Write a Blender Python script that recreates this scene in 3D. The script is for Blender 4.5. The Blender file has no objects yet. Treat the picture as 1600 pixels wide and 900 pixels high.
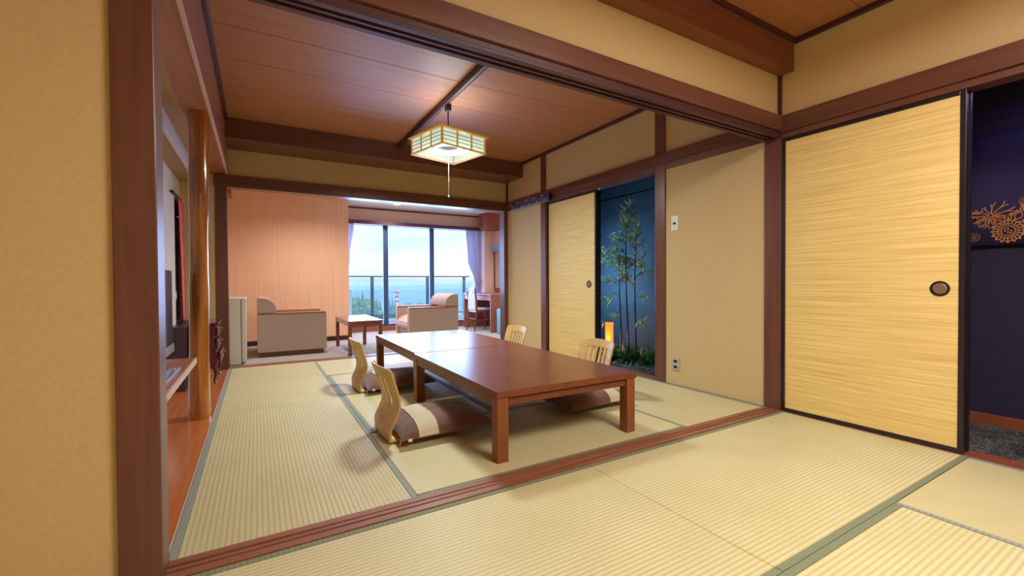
import bpy, bmesh, math, random
from mathutils import Vector, Matrix
R = math.radians
random.seed(7)
sc = bpy.context.scene
col = sc.collection

# ------------------------------------------------------------------ camera
YAW, PITCH, ROLL = 0.5291, 0.0144, -0.0051
cam = bpy.data.cameras.new('camera'); cam.lens = 681.0 * 36 / 1600; cam.sensor_width = 36
cam.clip_start = .05; cam.clip_end = 20000
co = bpy.data.objects.new('camera', cam); col.objects.link(co)
f = Vector((math.sin(YAW)*math.cos(PITCH), math.cos(YAW)*math.cos(PITCH), -math.sin(PITCH)))
r = Vector((math.cos(YAW), -math.sin(YAW), 0)); u = r.cross(f)
r2 = r*math.cos(ROLL)+u*math.sin(ROLL); u2 = -r*math.sin(ROLL)+u*math.cos(ROLL)
mw = Matrix.Identity(4)
for i in range(3):
    mw[i][0] = r2[i]; mw[i][1] = u2[i]; mw[i][2] = -f[i]
mw.translation = Vector((-3.2321, -1.7199, .9368))
co.matrix_world = mw
sc.camera = co

# ------------------------------------------------------------------ colour management
sc.view_settings.view_transform = 'Standard'; sc.view_settings.look = 'None'
sc.view_settings.gamma = 1; sc.view_settings.use_curve_mapping = False
sc.view_settings.exposure = 0.36
sc.cycles.use_denoising = True
sc.cycles.max_bounces = 10; sc.cycles.diffuse_bounces = 6; sc.cycles.transparent_max_bounces = 16
sc.cycles.sample_clamp_indirect = 4.0

def lin(c):
    return tuple((v/255/12.92 if v/255 <= .04045 else ((v/255+.055)/1.055)**2.4) for v in c)+(1,)

# ------------------------------------------------------------------ sky
w = bpy.data.worlds.new('sky'); sc.world = w; w.use_nodes = True
nt = w.node_tree; nt.nodes.clear()
def N(nt, t, **k):
    n = nt.nodes.new(t)
    for a, b in k.items(): setattr(n, a, b)
    return n
out = N(nt, 'ShaderNodeOutputWorld'); bg = N(nt, 'ShaderNodeBackground')
tc = N(nt, 'ShaderNodeTexCoord'); mp = N(nt, 'ShaderNodeMapping'); mp.inputs['Scale'].default_value = (1, 1, 4.5)
no = N(nt, 'ShaderNodeTexNoise'); no.inputs['Scale'].default_value = 3.2; no.inputs['Detail'].default_value = 7
cr = N(nt, 'ShaderNodeValToRGB')
cr.color_ramp.elements[0].position = .36; cr.color_ramp.elements[0].color = (.64, .82, .93, 1)
cr.color_ramp.elements[1].position = .56; cr.color_ramp.elements[1].color = (.90, .91, .925, 1)
nt.links.new(tc.outputs['Generated'], mp.inputs['Vector']); nt.links.new(mp.outputs[0], no.inputs['Vector'])
nt.links.new(no.outputs[0], cr.inputs[0]); nt.links.new(cr.outputs[0], bg.inputs[0])
SKY_STRENGTH = 1.0
bg.inputs[1].default_value = SKY_STRENGTH
nt.links.new(bg.outputs[0], out.inputs[0])

# ------------------------------------------------------------------ lights
def light(name, kind, loc, energy, color, size=.2, rot=(0, 0, 0), **k):
    d = bpy.data.lights.new(name, kind); d.energy = energy; d.color = color
    if kind == 'AREA': d.size = size
    elif kind == 'SUN': d.angle = size
    else: d.shadow_soft_size = size
    for a, b in k.items(): setattr(d, a, b)
    o = bpy.data.objects.new(name, d); col.objects.link(o); o.location = loc; o.rotation_euler = rot
    return o
light('sun', 'SUN', (0, -20, 60), 2.2, (1, .95, .86), .05, (R(38), 0, R(-25)))
# ceiling lamp of the near room (behind the frame edge)
light('near_room_lamp', 'AREA', (-1.55, -1.9, 2.42), 72, (1, .93, .82), 1.2, shape='DISK')
light('near_room_lamp_up', 'AREA', (-1.55, -1.9, 2.36), 16, (1, .88, .68), .8, (R(180), 0, 0), shape='DISK')
# unseen area light added outside the balcony window to boost its daylight
light('window_daylight_boost', 'AREA', (-.47, 7.12, 1.08), 150, (.30, .50, 1), 2.75, (R(-90), 0, 0), shape='RECTANGLE', size_y=1.85)
# sunroom downlights: the first is visible, the other two are added for brightness
for q, (lx, ly) in enumerate(((-1.0, 6.25), (-2.5, 4.7), (-.2, 4.9))):
    light('downlight_bulb', 'SPOT', (lx, ly, 2.34), 105, (1, .87, .80), .06, (0, 0, 0), spot_size=R(150), spot_blend=.9)
# unseen cool accent lights, added to brighten the blue niche
light('niche_light', 'AREA', (.42, 2.45, 2.02), 5, (.5, .80, 1), .25, (0, R(22), 0))
light('niche_side_light', 'AREA', (.22, 2.75, .95), 9, (.5, .80, 1), .3, tuple(Vector((.75, -.62, -.12)).to_track_quat('-Z', 'Y').to_euler()))
light('corridor_fill_light', 'AREA', (.5, -1.4, 2.1), 3.6, (.6, .5, 1), .5)  # unseen violet light, added to lift the dark corridor wall

# ------------------------------------------------------------------ materials
def mat(name, c1, c2=None, rough=.6, scale=(1, 1, 1), ns=8, detail=4, bump=0, bdist=.002, metal=0, coat=0, lo=.35, hi=.65, spec=None, emit=None, estr=0, sheen=0, dist=0):
    m = bpy.data.materials.new(name); m.use_nodes = True; t = m.node_tree
    p = t.nodes['Principled BSDF']
    p.inputs['Roughness'].default_value = rough; p.inputs['Metallic'].default_value = metal
    p.inputs['Coat Weight'].default_value = coat; p.inputs['Coat Roughness'].default_value = .12
    if sheen: p.inputs['Sheen Weight'].default_value = sheen
    if spec is not None: p.inputs['Specular IOR Level'].default_value = spec
    p.inputs['Base Color'].default_value = lin(c1)
    if emit: p.inputs['Emission Color'].default_value = lin(emit); p.inputs['Emission Strength'].default_value = estr
    if c2 or bump:
        a = N(t, 'ShaderNodeTexCoord'); b = N(t, 'ShaderNodeMapping'); b.inputs['Scale'].default_value = scale
        n = N(t, 'ShaderNodeTexNoise'); n.inputs['Scale'].default_value = ns; n.inputs['Detail'].default_value = detail
        n.inputs['Distortion'].default_value = dist
        t.links.new(a.outputs['Object'], b.inputs[0]); t.links.new(b.outputs[0], n.inputs[0])
        if c2:
            c = N(t, 'ShaderNodeValToRGB'); e = c.color_ramp.elements
            e[0].position = lo; e[0].color = lin(c1); e[1].position = hi; e[1].color = lin(c2)
            t.links.new(n.outputs[0], c.inputs[0]); t.links.new(c.outputs[0], p.inputs['Base Color'])
        if bump:
            k = N(t, 'ShaderNodeBump'); k.inputs['Strength'].default_value = bump; k.inputs['Distance'].default_value = bdist
            t.links.new(n.outputs[0], k.inputs['Height']); t.links.new(k.outputs[0], p.inputs['Normal'])
    return m

def wood(name, c1, c2, axis, rough=.4, ns=6, coat=0, **k):
    s = [14, 14, 14]; s['xyz'.index(axis)] = .7
    return mat(name, c1, c2, rough, tuple(s), ns*.35, 5, .12, .001, coat=coat, dist=.4, lo=.3, hi=.7, **k)

def tatami_mat_material(name, axis, c1=(198, 190, 142), c2=(217, 210, 168), pitch=.0195):
    # ribs run along `axis`; the rush crosses them
    m = bpy.data.materials.new(name); m.use_nodes = True; t = m.node_tree; L = t.links
    p = t.nodes['Principled BSDF']; p.inputs['Roughness'].default_value = .5
    a = N(t, 'ShaderNodeTexCoord'); s = N(t, 'ShaderNodeSeparateXYZ'); L.new(a.outputs['Object'], s.inputs[0])
    across = s.outputs['Y' if axis == 'x' else 'X']
    d = N(t, 'ShaderNodeMath', operation='DIVIDE'); L.new(across, d.inputs[0]); d.inputs[1].default_value = pitch
    fr = N(t, 'ShaderNodeMath', operation='PINGPONG'); L.new(d.outputs[0], fr.inputs[0]); fr.inputs[1].default_value = .5
    rr = N(t, 'ShaderNodeMapRange'); rr.inputs['From Min'].default_value = .0; rr.inputs['From Max'].default_value = .40; rr.interpolation_type = 'SMOOTHSTEP'
    L.new(fr.outputs[0], rr.inputs[0])
    # rush strands: fine streaks across the ribs
    mp = N(t, 'ShaderNodeMapping'); mp.inputs['Scale'].default_value = (420, 22, 1) if axis == 'x' else (22, 420, 1)
    n1 = N(t, 'ShaderNodeTexNoise'); n1.inputs['Scale'].default_value = 1; n1.inputs['Detail'].default_value = 2
    L.new(a.outputs['Object'], mp.inputs[0]); L.new(mp.outputs[0], n1.inputs[0])
    n2 = N(t, 'ShaderNodeTexNoise'); n2.inputs['Scale'].default_value = 2.3; n2.inputs['Detail'].default_value = 3; L.new(a.outputs['Object'], n2.inputs[0])
    ad = N(t, 'ShaderNodeMath', operation='ADD'); L.new(n1.outputs[0], ad.inputs[0]); L.new(n2.outputs[0], ad.inputs[1])
    cr = N(t, 'ShaderNodeValToRGB'); e = cr.color_ramp.elements
    e[0].position = .36; e[0].color = lin(c1); e[1].position = .64; e[1].color = lin(c2)
    hf = N(t, 'ShaderNodeMath', operation='MULTIPLY'); L.new(ad.outputs[0], hf.inputs[0]); hf.inputs[1].default_value = .5
    L.new(hf.outputs[0], cr.inputs[0])
    mx = N(t, 'ShaderNodeMix', data_type='RGBA'); mx.inputs[6].default_value = lin((188, 177, 131)); L.new(cr.outputs[0], mx.inputs[7]); L.new(rr.outputs[0], mx.inputs[0])
    L.new(mx.outputs[2], p.inputs['Base Color'])
    bs = N(t, 'ShaderNodeMath', operation='MULTIPLY_ADD'); L.new(n1.outputs[0], bs.inputs[0]); bs.inputs[1].default_value = .35; L.new(rr.outputs[0], bs.inputs[2])
    bp = N(t, 'ShaderNodeBump'); bp.inputs['Strength'].default_value = .45; bp.inputs['Distance'].default_value = .0012
    L.new(bs.outputs[0], bp.inputs['Height']); L.new(bp.outputs[0], p.inputs['Normal'])
    return m

def lined(name, c1, c2, axis, pitch, rough=.7, lo=.05, hi=.3, bump=.5):
    m = bpy.data.materials.new(name); m.use_nodes = True; t = m.node_tree; L = t.links
    p = t.nodes['Principled BSDF']; p.inputs['Roughness'].default_value = rough
    a = N(t, 'ShaderNodeTexCoord'); s = N(t, 'ShaderNodeSeparateXYZ'); L.new(a.outputs['Object'], s.inputs[0])
    n = N(t, 'ShaderNodeTexNoise'); n.inputs['Scale'].default_value = 30; L.new(a.outputs['Object'], n.inputs[0])
    k = N(t, 'ShaderNodeMath', operation='MULTIPLY_ADD'); L.new(n.outputs[0], k.inputs[0]); k.inputs[1].default_value = pitch*.5
    L.new(s.outputs[axis.upper()], k.inputs[2])
    d = N(t, 'ShaderNodeMath', operation='DIVIDE'); L.new(k.outputs[0], d.inputs[0]); d.inputs[1].default_value = pitch
    fr = N(t, 'ShaderNodeMath', operation='PINGPONG'); L.new(d.outputs[0], fr.inputs[0]); fr.inputs[1].default_value = .5
    rr = N(t, 'ShaderNodeMapRange'); rr.inputs['From Min'].default_value = lo; rr.inputs['From Max'].default_value = hi; L.new(fr.outputs[0], rr.inputs[0])
    mx = N(t, 'ShaderNodeMix', data_type='RGBA'); mx.inputs[6].default_value = lin(c2); mx.inputs[7].default_value = lin(c1); L.new(rr.outputs[0], mx.inputs[0])
    L.new(mx.outputs[2], p.inputs['Base Color'])
    bp = N(t, 'ShaderNodeBump'); bp.inputs['Strength'].default_value = bump; bp.inputs['Distance'].default_value = .001
    L.new(rr.outputs[0], bp.inputs['Height']); L.new(bp.outputs[0], p.inputs['Normal'])
    return m

PW1, PW2 = (95, 57, 47), (113, 71, 59)          # red-brown lacquered structural timber
M = {
 'wall': mat('wall_plaster', (200, 176, 130), (206, 182, 136), .85, ns=90, detail=6, bump=.15, bdist=.001),
 'post_x': wood('timber_x', PW1, PW2, 'x', .32), 'post_y': wood('timber_y', PW1, PW2, 'y', .32), 'post_z': wood('timber_z', PW1, PW2, 'z', .32),
 'dark_x': wood('dark_timber_x', (64, 32, 38), (80, 42, 44), 'x', .45), 'dark_y': wood('dark_timber_y', (64, 32, 38), (80, 42, 44), 'y', .45),
 'groove': mat('groove', (38, 20, 22), rough=.7),
 'beam_x': wood('beam_x', (116, 66, 46), (134, 80, 56), 'x', .5), 'beam_y': wood('beam_y', (150, 92, 66), (172, 112, 84), 'y', .4),
 'ceiling_board': wood('ceiling_board', (162, 108, 72), (176, 122, 84), 'x', .45, ns=4),
 'tat_x': tatami_mat_material('tatami_ribs_x', 'x'), 'tat_y': tatami_mat_material('tatami_ribs_y', 'y', (196, 186, 140), (213, 204, 162)),
 'heri': mat('green_border', (104, 110, 88), (120, 125, 103), .75, (60, 60, 1), 6, 3, .3, .001),
 'heri_x': lined('green_border_x', (128, 136, 108), (112, 120, 94), 'x', .018, .7, bump=.12), 'heri_daylit_y': lined('green_border_daylit_y', (148, 156, 144), (128, 138, 128), 'y', .018, .7, bump=.15),  # daylight from the window is put into the paler y border colour
 'sill_x': wood('sill_x', (118, 70, 50), (154, 100, 74), 'x', .42), 'sill_y': wood('sill_y', (130, 66, 46), (148, 80, 58), 'y', .42),
 'fus_paper': mat('door_paper', (212, 180, 108), (238, 212, 144), .55, (1, .7, 40), 2.6, 6, .05, .001, lo=.3, hi=.68, dist=.3),
 'black_lac': mat('black_lacquer', (26, 20, 26), (36, 28, 34), .35, ns=20),
 'handle_ring': mat('handle_ring', (38, 26, 22), rough=.4, metal=.3), 'handle_cup': mat('handle_cup', (140, 112, 92), rough=.45, metal=.5),
 'board_floor': wood('alcove_board', (184, 102, 52), (198, 118, 64), 'y', .25, coat=.4),
 'table': wood('table_wood', (108, 56, 34), (124, 68, 42), 'y', .26, coat=0, ns=3, spec=.3),
 'table_leg': wood('table_leg', (124, 66, 32), (140, 78, 40), 'z', .35, ns=3),
 'ply': wood('plywood', (198, 160, 104), (212, 176, 120), 'z', .38, ns=4), 'ply_edge': mat('ply_edge', (160, 118, 70), rough=.5),
 'cushion': mat('brown_cloth', (102, 68, 60), (114, 78, 68), .9, ns=300, bump=.2, bdist=.001, sheen=.3),
 'band': lined('cream_band', (220, 212, 186), (96, 82, 60), 'x', .0085, .85, lo=.02, hi=.2),
 'tag': mat('white_tag', (225, 220, 212), rough=.6), 'tagdark': mat('dark_tag', (50, 40, 40), rough=.6),
 'niche': mat('blue_wall', (48, 74, 102), (64, 94, 124), .75, ns=70, detail=6, bump=.5, bdist=.003),
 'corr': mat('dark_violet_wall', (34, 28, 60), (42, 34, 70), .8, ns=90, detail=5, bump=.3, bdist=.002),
 'gravel': mat('gravel', (34, 34, 38), (112, 112, 112), .8, ns=140, detail=2, bump=1, bdist=.006, lo=.38, hi=.66),
 'gravel_stone': mat('gravel_stone', (46, 46, 50), (100, 100, 104), .7, ns=9),
 'skirt': mat('skirting', (140, 74, 48), (152, 84, 56), .5, (1, 1, 1), 5),
 'skirt_dark': mat('dark_skirting', (62, 34, 34), rough=.5),
 'panelwall': mat('wood_wallpaper', (230, 180, 142), (240, 198, 166), .6, (38, 38, .5), 1.6, 5, .03, .001, lo=.3, hi=.7),
 'panelwall2': mat('pale_wood_wallpaper', (230, 196, 176), (238, 206, 190), .6, (38, 38, .5), 1.6, 5, lo=.3, hi=.7),
 'white_ceil': mat('white_ceiling', (225, 220, 218), rough=.9), 'carpet': mat('carpet', (150, 142, 132), (174, 166, 156), .95, ns=220, detail=3, bump=.4, bdist=.003),
 'pelmet': mat('pelmet', (92, 54, 66), rough=.5), 'alu': mat('window_frame_halo_blue', (52, 74, 104), rough=.45, metal=.2),  # blue halo of the bright window is put into the frame colour
 'rope': mat('tieback', (176, 150, 140), rough=.8),
 'sofa': mat('sofa_fabric', (168, 146, 134), (180, 158, 146), .9, ns=400, detail=2, bump=.3, bdist=.001), 'sofa_seat': mat('sofa_leather', (206, 170, 142), (216, 182, 156), .6, ns=4),
 'sofawood': mat('sofa_wood', (156, 92, 60), (168, 102, 68), .35, (1, 14, 14), 4), 'plinth': mat('plinth', (88, 44, 34), rough=.5),
 'fridge': mat('fridge_white', (214, 208, 198), rough=.35), 'fridge_gap': mat('fridge_gasket', (110, 104, 100), rough=.7),
 'endtable': wood('end_table_wood', (112, 56, 44), (128, 68, 54), 'y', .22, coat=.5), 'deskwood': mat('desk_wood', (150, 92, 78), (166, 106, 90), .4, (10, 1, 10), 4),
 'seat_blue': mat('pale_cloth', (196, 196, 204), rough=.85), 'teal': mat('teal_vinyl', (88, 150, 166), rough=.4),
 'mirror': mat('mirror_glass', (235, 235, 235), rough=.03, metal=1), 'fixture': mat('light_fixture', (120, 160, 180), rough=.4),
 'concrete': mat('balcony_concrete', (196, 200, 208), (210, 212, 218), .8, ns=12), 'rail': mat('rail_grey', (92, 108, 124), rough=.5, metal=.3),
 'pillar': mat('polished_trunk', (116, 62, 28), (178, 106, 34), .16, (3, 3, .5), 4, 4, .15, .004, coat=.8, lo=.35, hi=.62),
 'white_panel': mat('white_textured_panel', (205, 196, 190), (216, 208, 202), .75, (4, 4, 60), 4, 3, .6, .002), 'pinkframe': mat('panel_edge', (176, 122, 104), rough=.5),
 'alcove_wall': lined('striped_white_wallpaper', (222, 218, 210), (190, 184, 174), 'z', .045, .8, lo=.0, hi=.12, bump=.2),
 'white_board': mat('white_board', (206, 196, 204), rough=.5), 'olive': mat('alcove_plaster', (168, 134, 100), (174, 140, 104), .85, ns=60),
 'tv': mat('tv_black', (18, 20, 32), rough=.4, spec=.3), 'screen': mat('tv_screen', (14, 20, 44), rough=.35, spec=.25), 'silver': mat('silver', (176, 184, 200), rough=.3, metal=.6),
 'blackglass': mat('black_glass', (8, 10, 16), rough=.05, coat=1), 'purple': mat('dark_purple_wood', (56, 30, 44), rough=.4), 'red': mat('red_silk', (214, 26, 46), (232, 44, 62), .45, ns=12, sheen=.3),
 'gold': mat('gold_thread', (220, 176, 120), rough=.5), 'shelf': wood('shelf_wood', (150, 84, 56), (168, 98, 66), 'y', .35), 'edge_and_highlight': mat('edge_and_highlight', (206, 168, 150), rough=.5),
 'chest': mat('carved_rosewood', (74, 20, 30), (92, 28, 38), .2, ns=10, coat=.6), 'brass': mat('brass', (200, 160, 110), rough=.3, metal=.8),
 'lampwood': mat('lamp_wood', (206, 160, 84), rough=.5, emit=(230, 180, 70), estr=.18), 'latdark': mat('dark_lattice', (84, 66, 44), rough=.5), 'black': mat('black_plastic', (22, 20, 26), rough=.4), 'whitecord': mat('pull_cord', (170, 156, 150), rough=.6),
 'hook': mat('dark_metallic_wood', (78, 72, 98), (104, 98, 128), .25, ns=20, coat=.5), 'chrome': mat('chrome', (200, 205, 220), rough=.12, metal=1),
 'refl': mat('reflector', (120, 138, 130), rough=.6), 'plate': mat('switch_plate', (224, 222, 214), rough=.45), 'plate2': mat('outlet_plate', (176, 176, 168), rough=.45), 'dark': mat('dark_socket', (26, 24, 30), rough=.5),
 'stem': mat('bamboo_stem', (34, 26, 30), (52, 40, 38), .45, ns=30), 'leaf': mat('bamboo_leaf', (112, 128, 50), (176, 182, 92), .5, ns=18), 'leaf_dark': mat('dark_leaf', (40, 84, 46), (84, 134, 74), .45, ns=12),
 'print': mat('gold_print', (190, 120, 66), (204, 138, 80), .6, ns=30), 'hanging': mat('violet_cloth', (40, 32, 70), (46, 37, 78), .85, ns=160, bump=.3, bdist=.001),
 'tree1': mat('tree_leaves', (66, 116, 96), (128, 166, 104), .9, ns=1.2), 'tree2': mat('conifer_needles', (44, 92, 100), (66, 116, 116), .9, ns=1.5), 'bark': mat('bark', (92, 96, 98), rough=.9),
 'haze_land': mat('haze_tinted_hillside', (176, 204, 224), (206, 222, 232), .95, ns=.05), 'sea': mat('sea', (104, 168, 226), (130, 188, 236), .7, (1, .25, 1), .003, 6),  # distance haze is painted into the land and sea colours
 'ridge': mat('far_ridge', (150, 196, 230), rough=1), 'ridge2': mat('farther_ridge', (176, 212, 238), rough=1), 'tower_red': mat('tower_red', (206, 60, 76), rough=.6), 'tower_white': mat('tower_white', (222, 226, 236), rough=.6),  # ridge colours carry painted haze, paler with distance
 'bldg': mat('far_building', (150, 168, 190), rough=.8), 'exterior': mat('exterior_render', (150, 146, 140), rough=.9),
}
def simple(name, build):
    m = bpy.data.materials.new(name); m.use_nodes = True; t = m.node_tree; t.nodes.clear(); o = N(t, 'ShaderNodeOutputMaterial')
    t.links.new(build(t), o.inputs[0]); return m
def _glass(t):
    a = N(t, 'ShaderNodeBsdfTransparent'); a.inputs[0].default_value = (.97, .985, .99, 1)
    g = N(t, 'ShaderNodeBsdfGlossy'); g.inputs['Roughness'].default_value = .02
    m = N(t, 'ShaderNodeMixShader'); fr = N(t, 'ShaderNodeFresnel'); fr.inputs[0].default_value = 1.3
    t.links.new(fr.outputs[0], m.inputs[0]); t.links.new(a.outputs[0], m.inputs[1]); t.links.new(g.outputs[0], m.inputs[2]); return m.outputs[0]
M['glass'] = simple('window_glass', _glass)
def veil(c, k, tint=(1, 1, 1)):
    def b(t):
        a = N(t, 'ShaderNodeBsdfTransparent'); a.inputs[0].default_value = tint+(1,)
        g = N(t, 'ShaderNodeBsdfDiffuse'); g.inputs[0].default_value = lin(c)
        tr = N(t, 'ShaderNodeBsdfTranslucent'); tr.inputs[0].default_value = lin(c)
        m0 = N(t, 'ShaderNodeMixShader'); m0.inputs[0].default_value = .6; t.links.new(g.outputs[0], m0.inputs[1]); t.links.new(tr.outputs[0], m0.inputs[2])
        m = N(t, 'ShaderNodeMixShader'); m.inputs[0].default_value = k; t.links.new(a.outputs[0], m.inputs[1]); t.links.new(m0.outputs[0], m.inputs[2]); return m.outputs[0]
    return b
M['sheer'] = simple('sheer_voile', veil((235, 242, 250), .55)); M['rail_mesh'] = simple('rail_mesh', veil((176, 206, 232), .2, (.93, .97, 1)))
def paper(c, e, s, tl=.6):
    def b(t):
        tr = N(t, 'ShaderNodeBsdfTranslucent'); tr.inputs[0].default_value = lin(c)
        df = N(t, 'ShaderNodeBsdfDiffuse'); df.inputs[0].default_value = lin(c)
        m0 = N(t, 'ShaderNodeMixShader'); m0.inputs[0].default_value = tl; t.links.new(df.outputs[0], m0.inputs[1]); t.links.new(tr.outputs[0], m0.inputs[2])
        em = N(t, 'ShaderNodeEmission'); em.inputs[0].default_value = lin(e); em.inputs[1].default_value = s
        a = N(t, 'ShaderNodeAddShader'); t.links.new(m0.outputs[0], a.inputs[0]); t.links.new(em.outputs[0], a.inputs[1]); return a.outputs[0]
    return b
M['curtain'] = simple('mauve_curtain', paper((198, 186, 202), (0, 0, 0), 0, .25))
M['washi'] = simple('washi_paper', paper((225, 232, 220), (205, 222, 208), .32))
M['tube'] = simple('lit_tube', paper((255, 255, 255), (250, 255, 250), 1.6))
M['orange_shade'] = simple('orange_shade', paper((240, 140, 50), (255, 140, 55), .85))
M['flame'] = simple('lit_bulb', paper((255, 230, 170), (255, 220, 150), 9))
M['warm_disc'] = simple('lit_downlight', paper((255, 220, 160), (255, 200, 120), 2.2))

# ------------------------------------------------------------------ mesh builder
class MB:
    def __init__(s): s.v = []; s.f = []
    def add(s, vs, fs, T=None):
        b = len(s.v)
        for p in vs:
            p = Vector(p); s.v.append(T @ p if T else p)
        s.f += [tuple(b+i for i in q) for q in fs]; return s
    def box(s, x0, x1, y0, y1, z0, z1, T=None):
        x0, x1 = sorted((x0, x1)); y0, y1 = sorted((y0, y1)); z0, z1 = sorted((z0, z1))
        vs = [(x, y, z) for z in (z0, z1) for y in (y0, y1) for x in (x0, x1)]
        return s.add(vs, [(0, 2, 3, 1), (4, 5, 7, 6), (0, 1, 5, 4), (2, 6, 7, 3), (0, 4, 6, 2), (1, 3, 7, 5)], T)
    def tube(s, pts, rad, n=10, caps=True):
        pts = [Vector(p) for p in pts]; rs = rad if isinstance(rad, (list, tuple)) else [rad]*len(pts)
        b = len(s.v); m = len(pts)
        for i, p in enumerate(pts):
            d = (pts[min(i+1, m-1)]-pts[max(i-1, 0)]).normalized()
            a = d.cross(Vector((0, 0, 1)) if abs(d.z) < .9 else Vector((1, 0, 0))).normalized(); c = d.cross(a)
            for k in range(n):
                t = 2*math.pi*k/n; s.v.append(p+(a*math.cos(t)+c*math.sin(t))*rs[i])
        for i in range(m-1):
            for k in range(n):
                j = (k+1) % n; s.f.append((b+i*n+k, b+i*n+j, b+(i+1)*n+j, b+(i+1)*n+k))
        if caps:
            s.f.append(tuple(b+k for k in range(n))); s.f.append(tuple(b+(m-1)*n+k for k in reversed(range(n))))
        return s
    def prism(s, poly, axis, a0, a1):           # poly = 2D outline, extruded along axis
        n = len(poly)
        def P(q, a): return {'x': (a, q[0], q[1]), 'y': (q[0], a, q[1]), 'z': (q[0], q[1], a)}[axis]
        vs = [P(q, a0) for q in poly]+[P(q, a1) for q in poly]
        fs = [(i, (i+1) % n, n+(i+1) % n, n+i) for i in range(n)]+[tuple(reversed(range(n))), tuple(range(n, 2*n))]
        return s.add(vs, fs)
    def lathe(s, prof, c=(0, 0, 0), n=20):
        b = len(s.v); m = len(prof)
        for (rr, z) in prof:
            for k in range(n):
                t = 2*math.pi*k/n; s.v.append(Vector((c[0]+rr*math.cos(t), c[1]+rr*math.sin(t), c[2]+z)))
        for i in range(m-1):
            for k in range(n):
                j = (k+1) % n; s.f.append((b+i*n+k, b+i*n+j, b+(i+1)*n+j, b+(i+1)*n+k))
        s.f.append(tuple(b+k for k in reversed(range(n)))); s.f.append(tuple(b+(m-1)*n+k for k in range(n)))
        return s
    def grid(s, fn, nu, nv):
        b = len(s.v)
        for i in range(nu+1):
            for j in range(nv+1): s.v.append(Vector(fn(i/nu, j/nv)))
        for i in range(nu):
            for j in range(nv):
                a = b+i*(nv+1)+j; s.f.append((a, a+nv+1, a+nv+2, a+1))
        return s
    def build(s, name, m, parent=None, bev=0, smooth=False, seg=2, sub=0, kind=None, label=None, solid=0):
        me = bpy.data.meshes.new(name)
        off = parent_loc(parent) if parent else Vector((0, 0, 0))
        me.from_pydata([tuple(v-off) for v in s.v], [], s.f)
        bm = bmesh.new(); bm.from_mesh(me); bmesh.ops.recalc_face_normals(bm, faces=bm.faces); bm.to_mesh(me); bm.free()
        me.materials.append(M[m] if isinstance(m, str) else m)
        if smooth:
            for p in me.polygons: p.use_smooth = True
        o = bpy.data.objects.new(name, me); col.objects.link(o)
        if parent: o.parent = parent
        if solid: q = o.modifiers.new('t', 'SOLIDIFY'); q.thickness = solid; q.offset = 0
        if bev: q = o.modifiers.new('b', 'BEVEL'); q.width = bev; q.segments = seg; q.limit_method = 'ANGLE'; q.angle_limit = R(40)
        if sub: q = o.modifiers.new('s', 'SUBSURF'); q.levels = sub; q.render_levels = sub
        if smooth and not sub: bpy_smooth(me)
        if kind: o['kind'] = kind
        if label: o['label'] = label
        return o
def bpy_smooth(me):
    # sharp edges over 35 degrees stay sharp
    bm = bmesh.new(); bm.from_mesh(me)
    for e in bm.edges:
        if len(e.link_faces) == 2 and e.calc_face_angle(0) > R(38): e.smooth = False
    bm.to_mesh(me); bm.free()
def parent_loc(o):
    v = Vector((0, 0, 0))
    while o: v += Vector(o.location); o = o.parent
    return v
def thing(name, label, cat, loc, group=None):
    o = bpy.data.objects.new(name, None); o.empty_display_size = .1; col.objects.link(o); o.location = loc
    o['label'] = label; o['category'] = cat
    if group: o['group'] = group
    return o
def tag(o, label, cat, group=None, kind=None):
    o['label'] = label; o['category'] = cat
    if group: o['group'] = group
    if kind: o['kind'] = kind
    return o
def S(name, mb, m, bev=0, **k):
    return mb.build(name, m, None, bev=bev, kind='structure', **k)
def B(*a): return MB().box(*a)
def copy_tree(o, parent=None):
    c = o.copy(); col.objects.link(c); c.parent = parent
    for ch in list(o.children): copy_tree(ch, c)
    return c

ZC = 2.605      # ceiling height
YF = 3.95       # far end of the tatami room
YW = 6.90       # window wall

# ================================================================== STRUCTURE
S('floor_base', B(-4.3, 1.6, -4.6, 7.05, -.25, -.045), 'exterior').name = 'floor'
# sub floor under the mats
# --- timber threshold with two running grooves between the rooms
m = MB(); m.box(-3.497, .0, .0, .118, -.05, .0)
for a, b in ((.0, .034), (.048, .064), (.080, .118)): m.box(-3.497, 0, a, b, .0, .004)
sill = S('trim_1', m, 'sill_x', .0012)
# --- left post and wall beside it
S('trim_2', B(-3.603, -3.497, 0, .12, -.045, ZC), 'post_z', .004)
S('wall_left', B(-4.08, -3.603, .018, .10, -.045, ZC).box(-4.08, -3.98, -4.4, .1, -.045, ZC).box(-4.12, -4.0, .1, 7.0, -.045, ZC), 'wall')
# --- right corner post
S('trim_3', B(0, .11, 0, .12, -.045, ZC), 'post_z', .004)
# --- lintel over the opening (nageshi + grooved kamoi)
S('trim_4', B(-3.497, 0, -.018, .138, 1.992, 2.097), 'post_x', .003)
S('trim_5', B(-3.497, 0, .0, .12, 1.966, 1.992).box(-3.497, 0, 0, .030, 1.950, 1.966).box(-3.497, 0, .052, .066, 1.950, 1.966).box(-3.497, 0, .09, .12, 1.950, 1.966), 'dark_x', .001)
S('wall_middle', B(-3.603, .0, .02, .10, 2.097, ZC), 'wall')
S('trim_6', B(-3.98, 0, -.083, .02, 2.389, ZC), 'beam_x', .003)
S('trim_7', B(-.014, .0, -.0, .018, 2.097, 2.389), 'dark_y')
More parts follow.
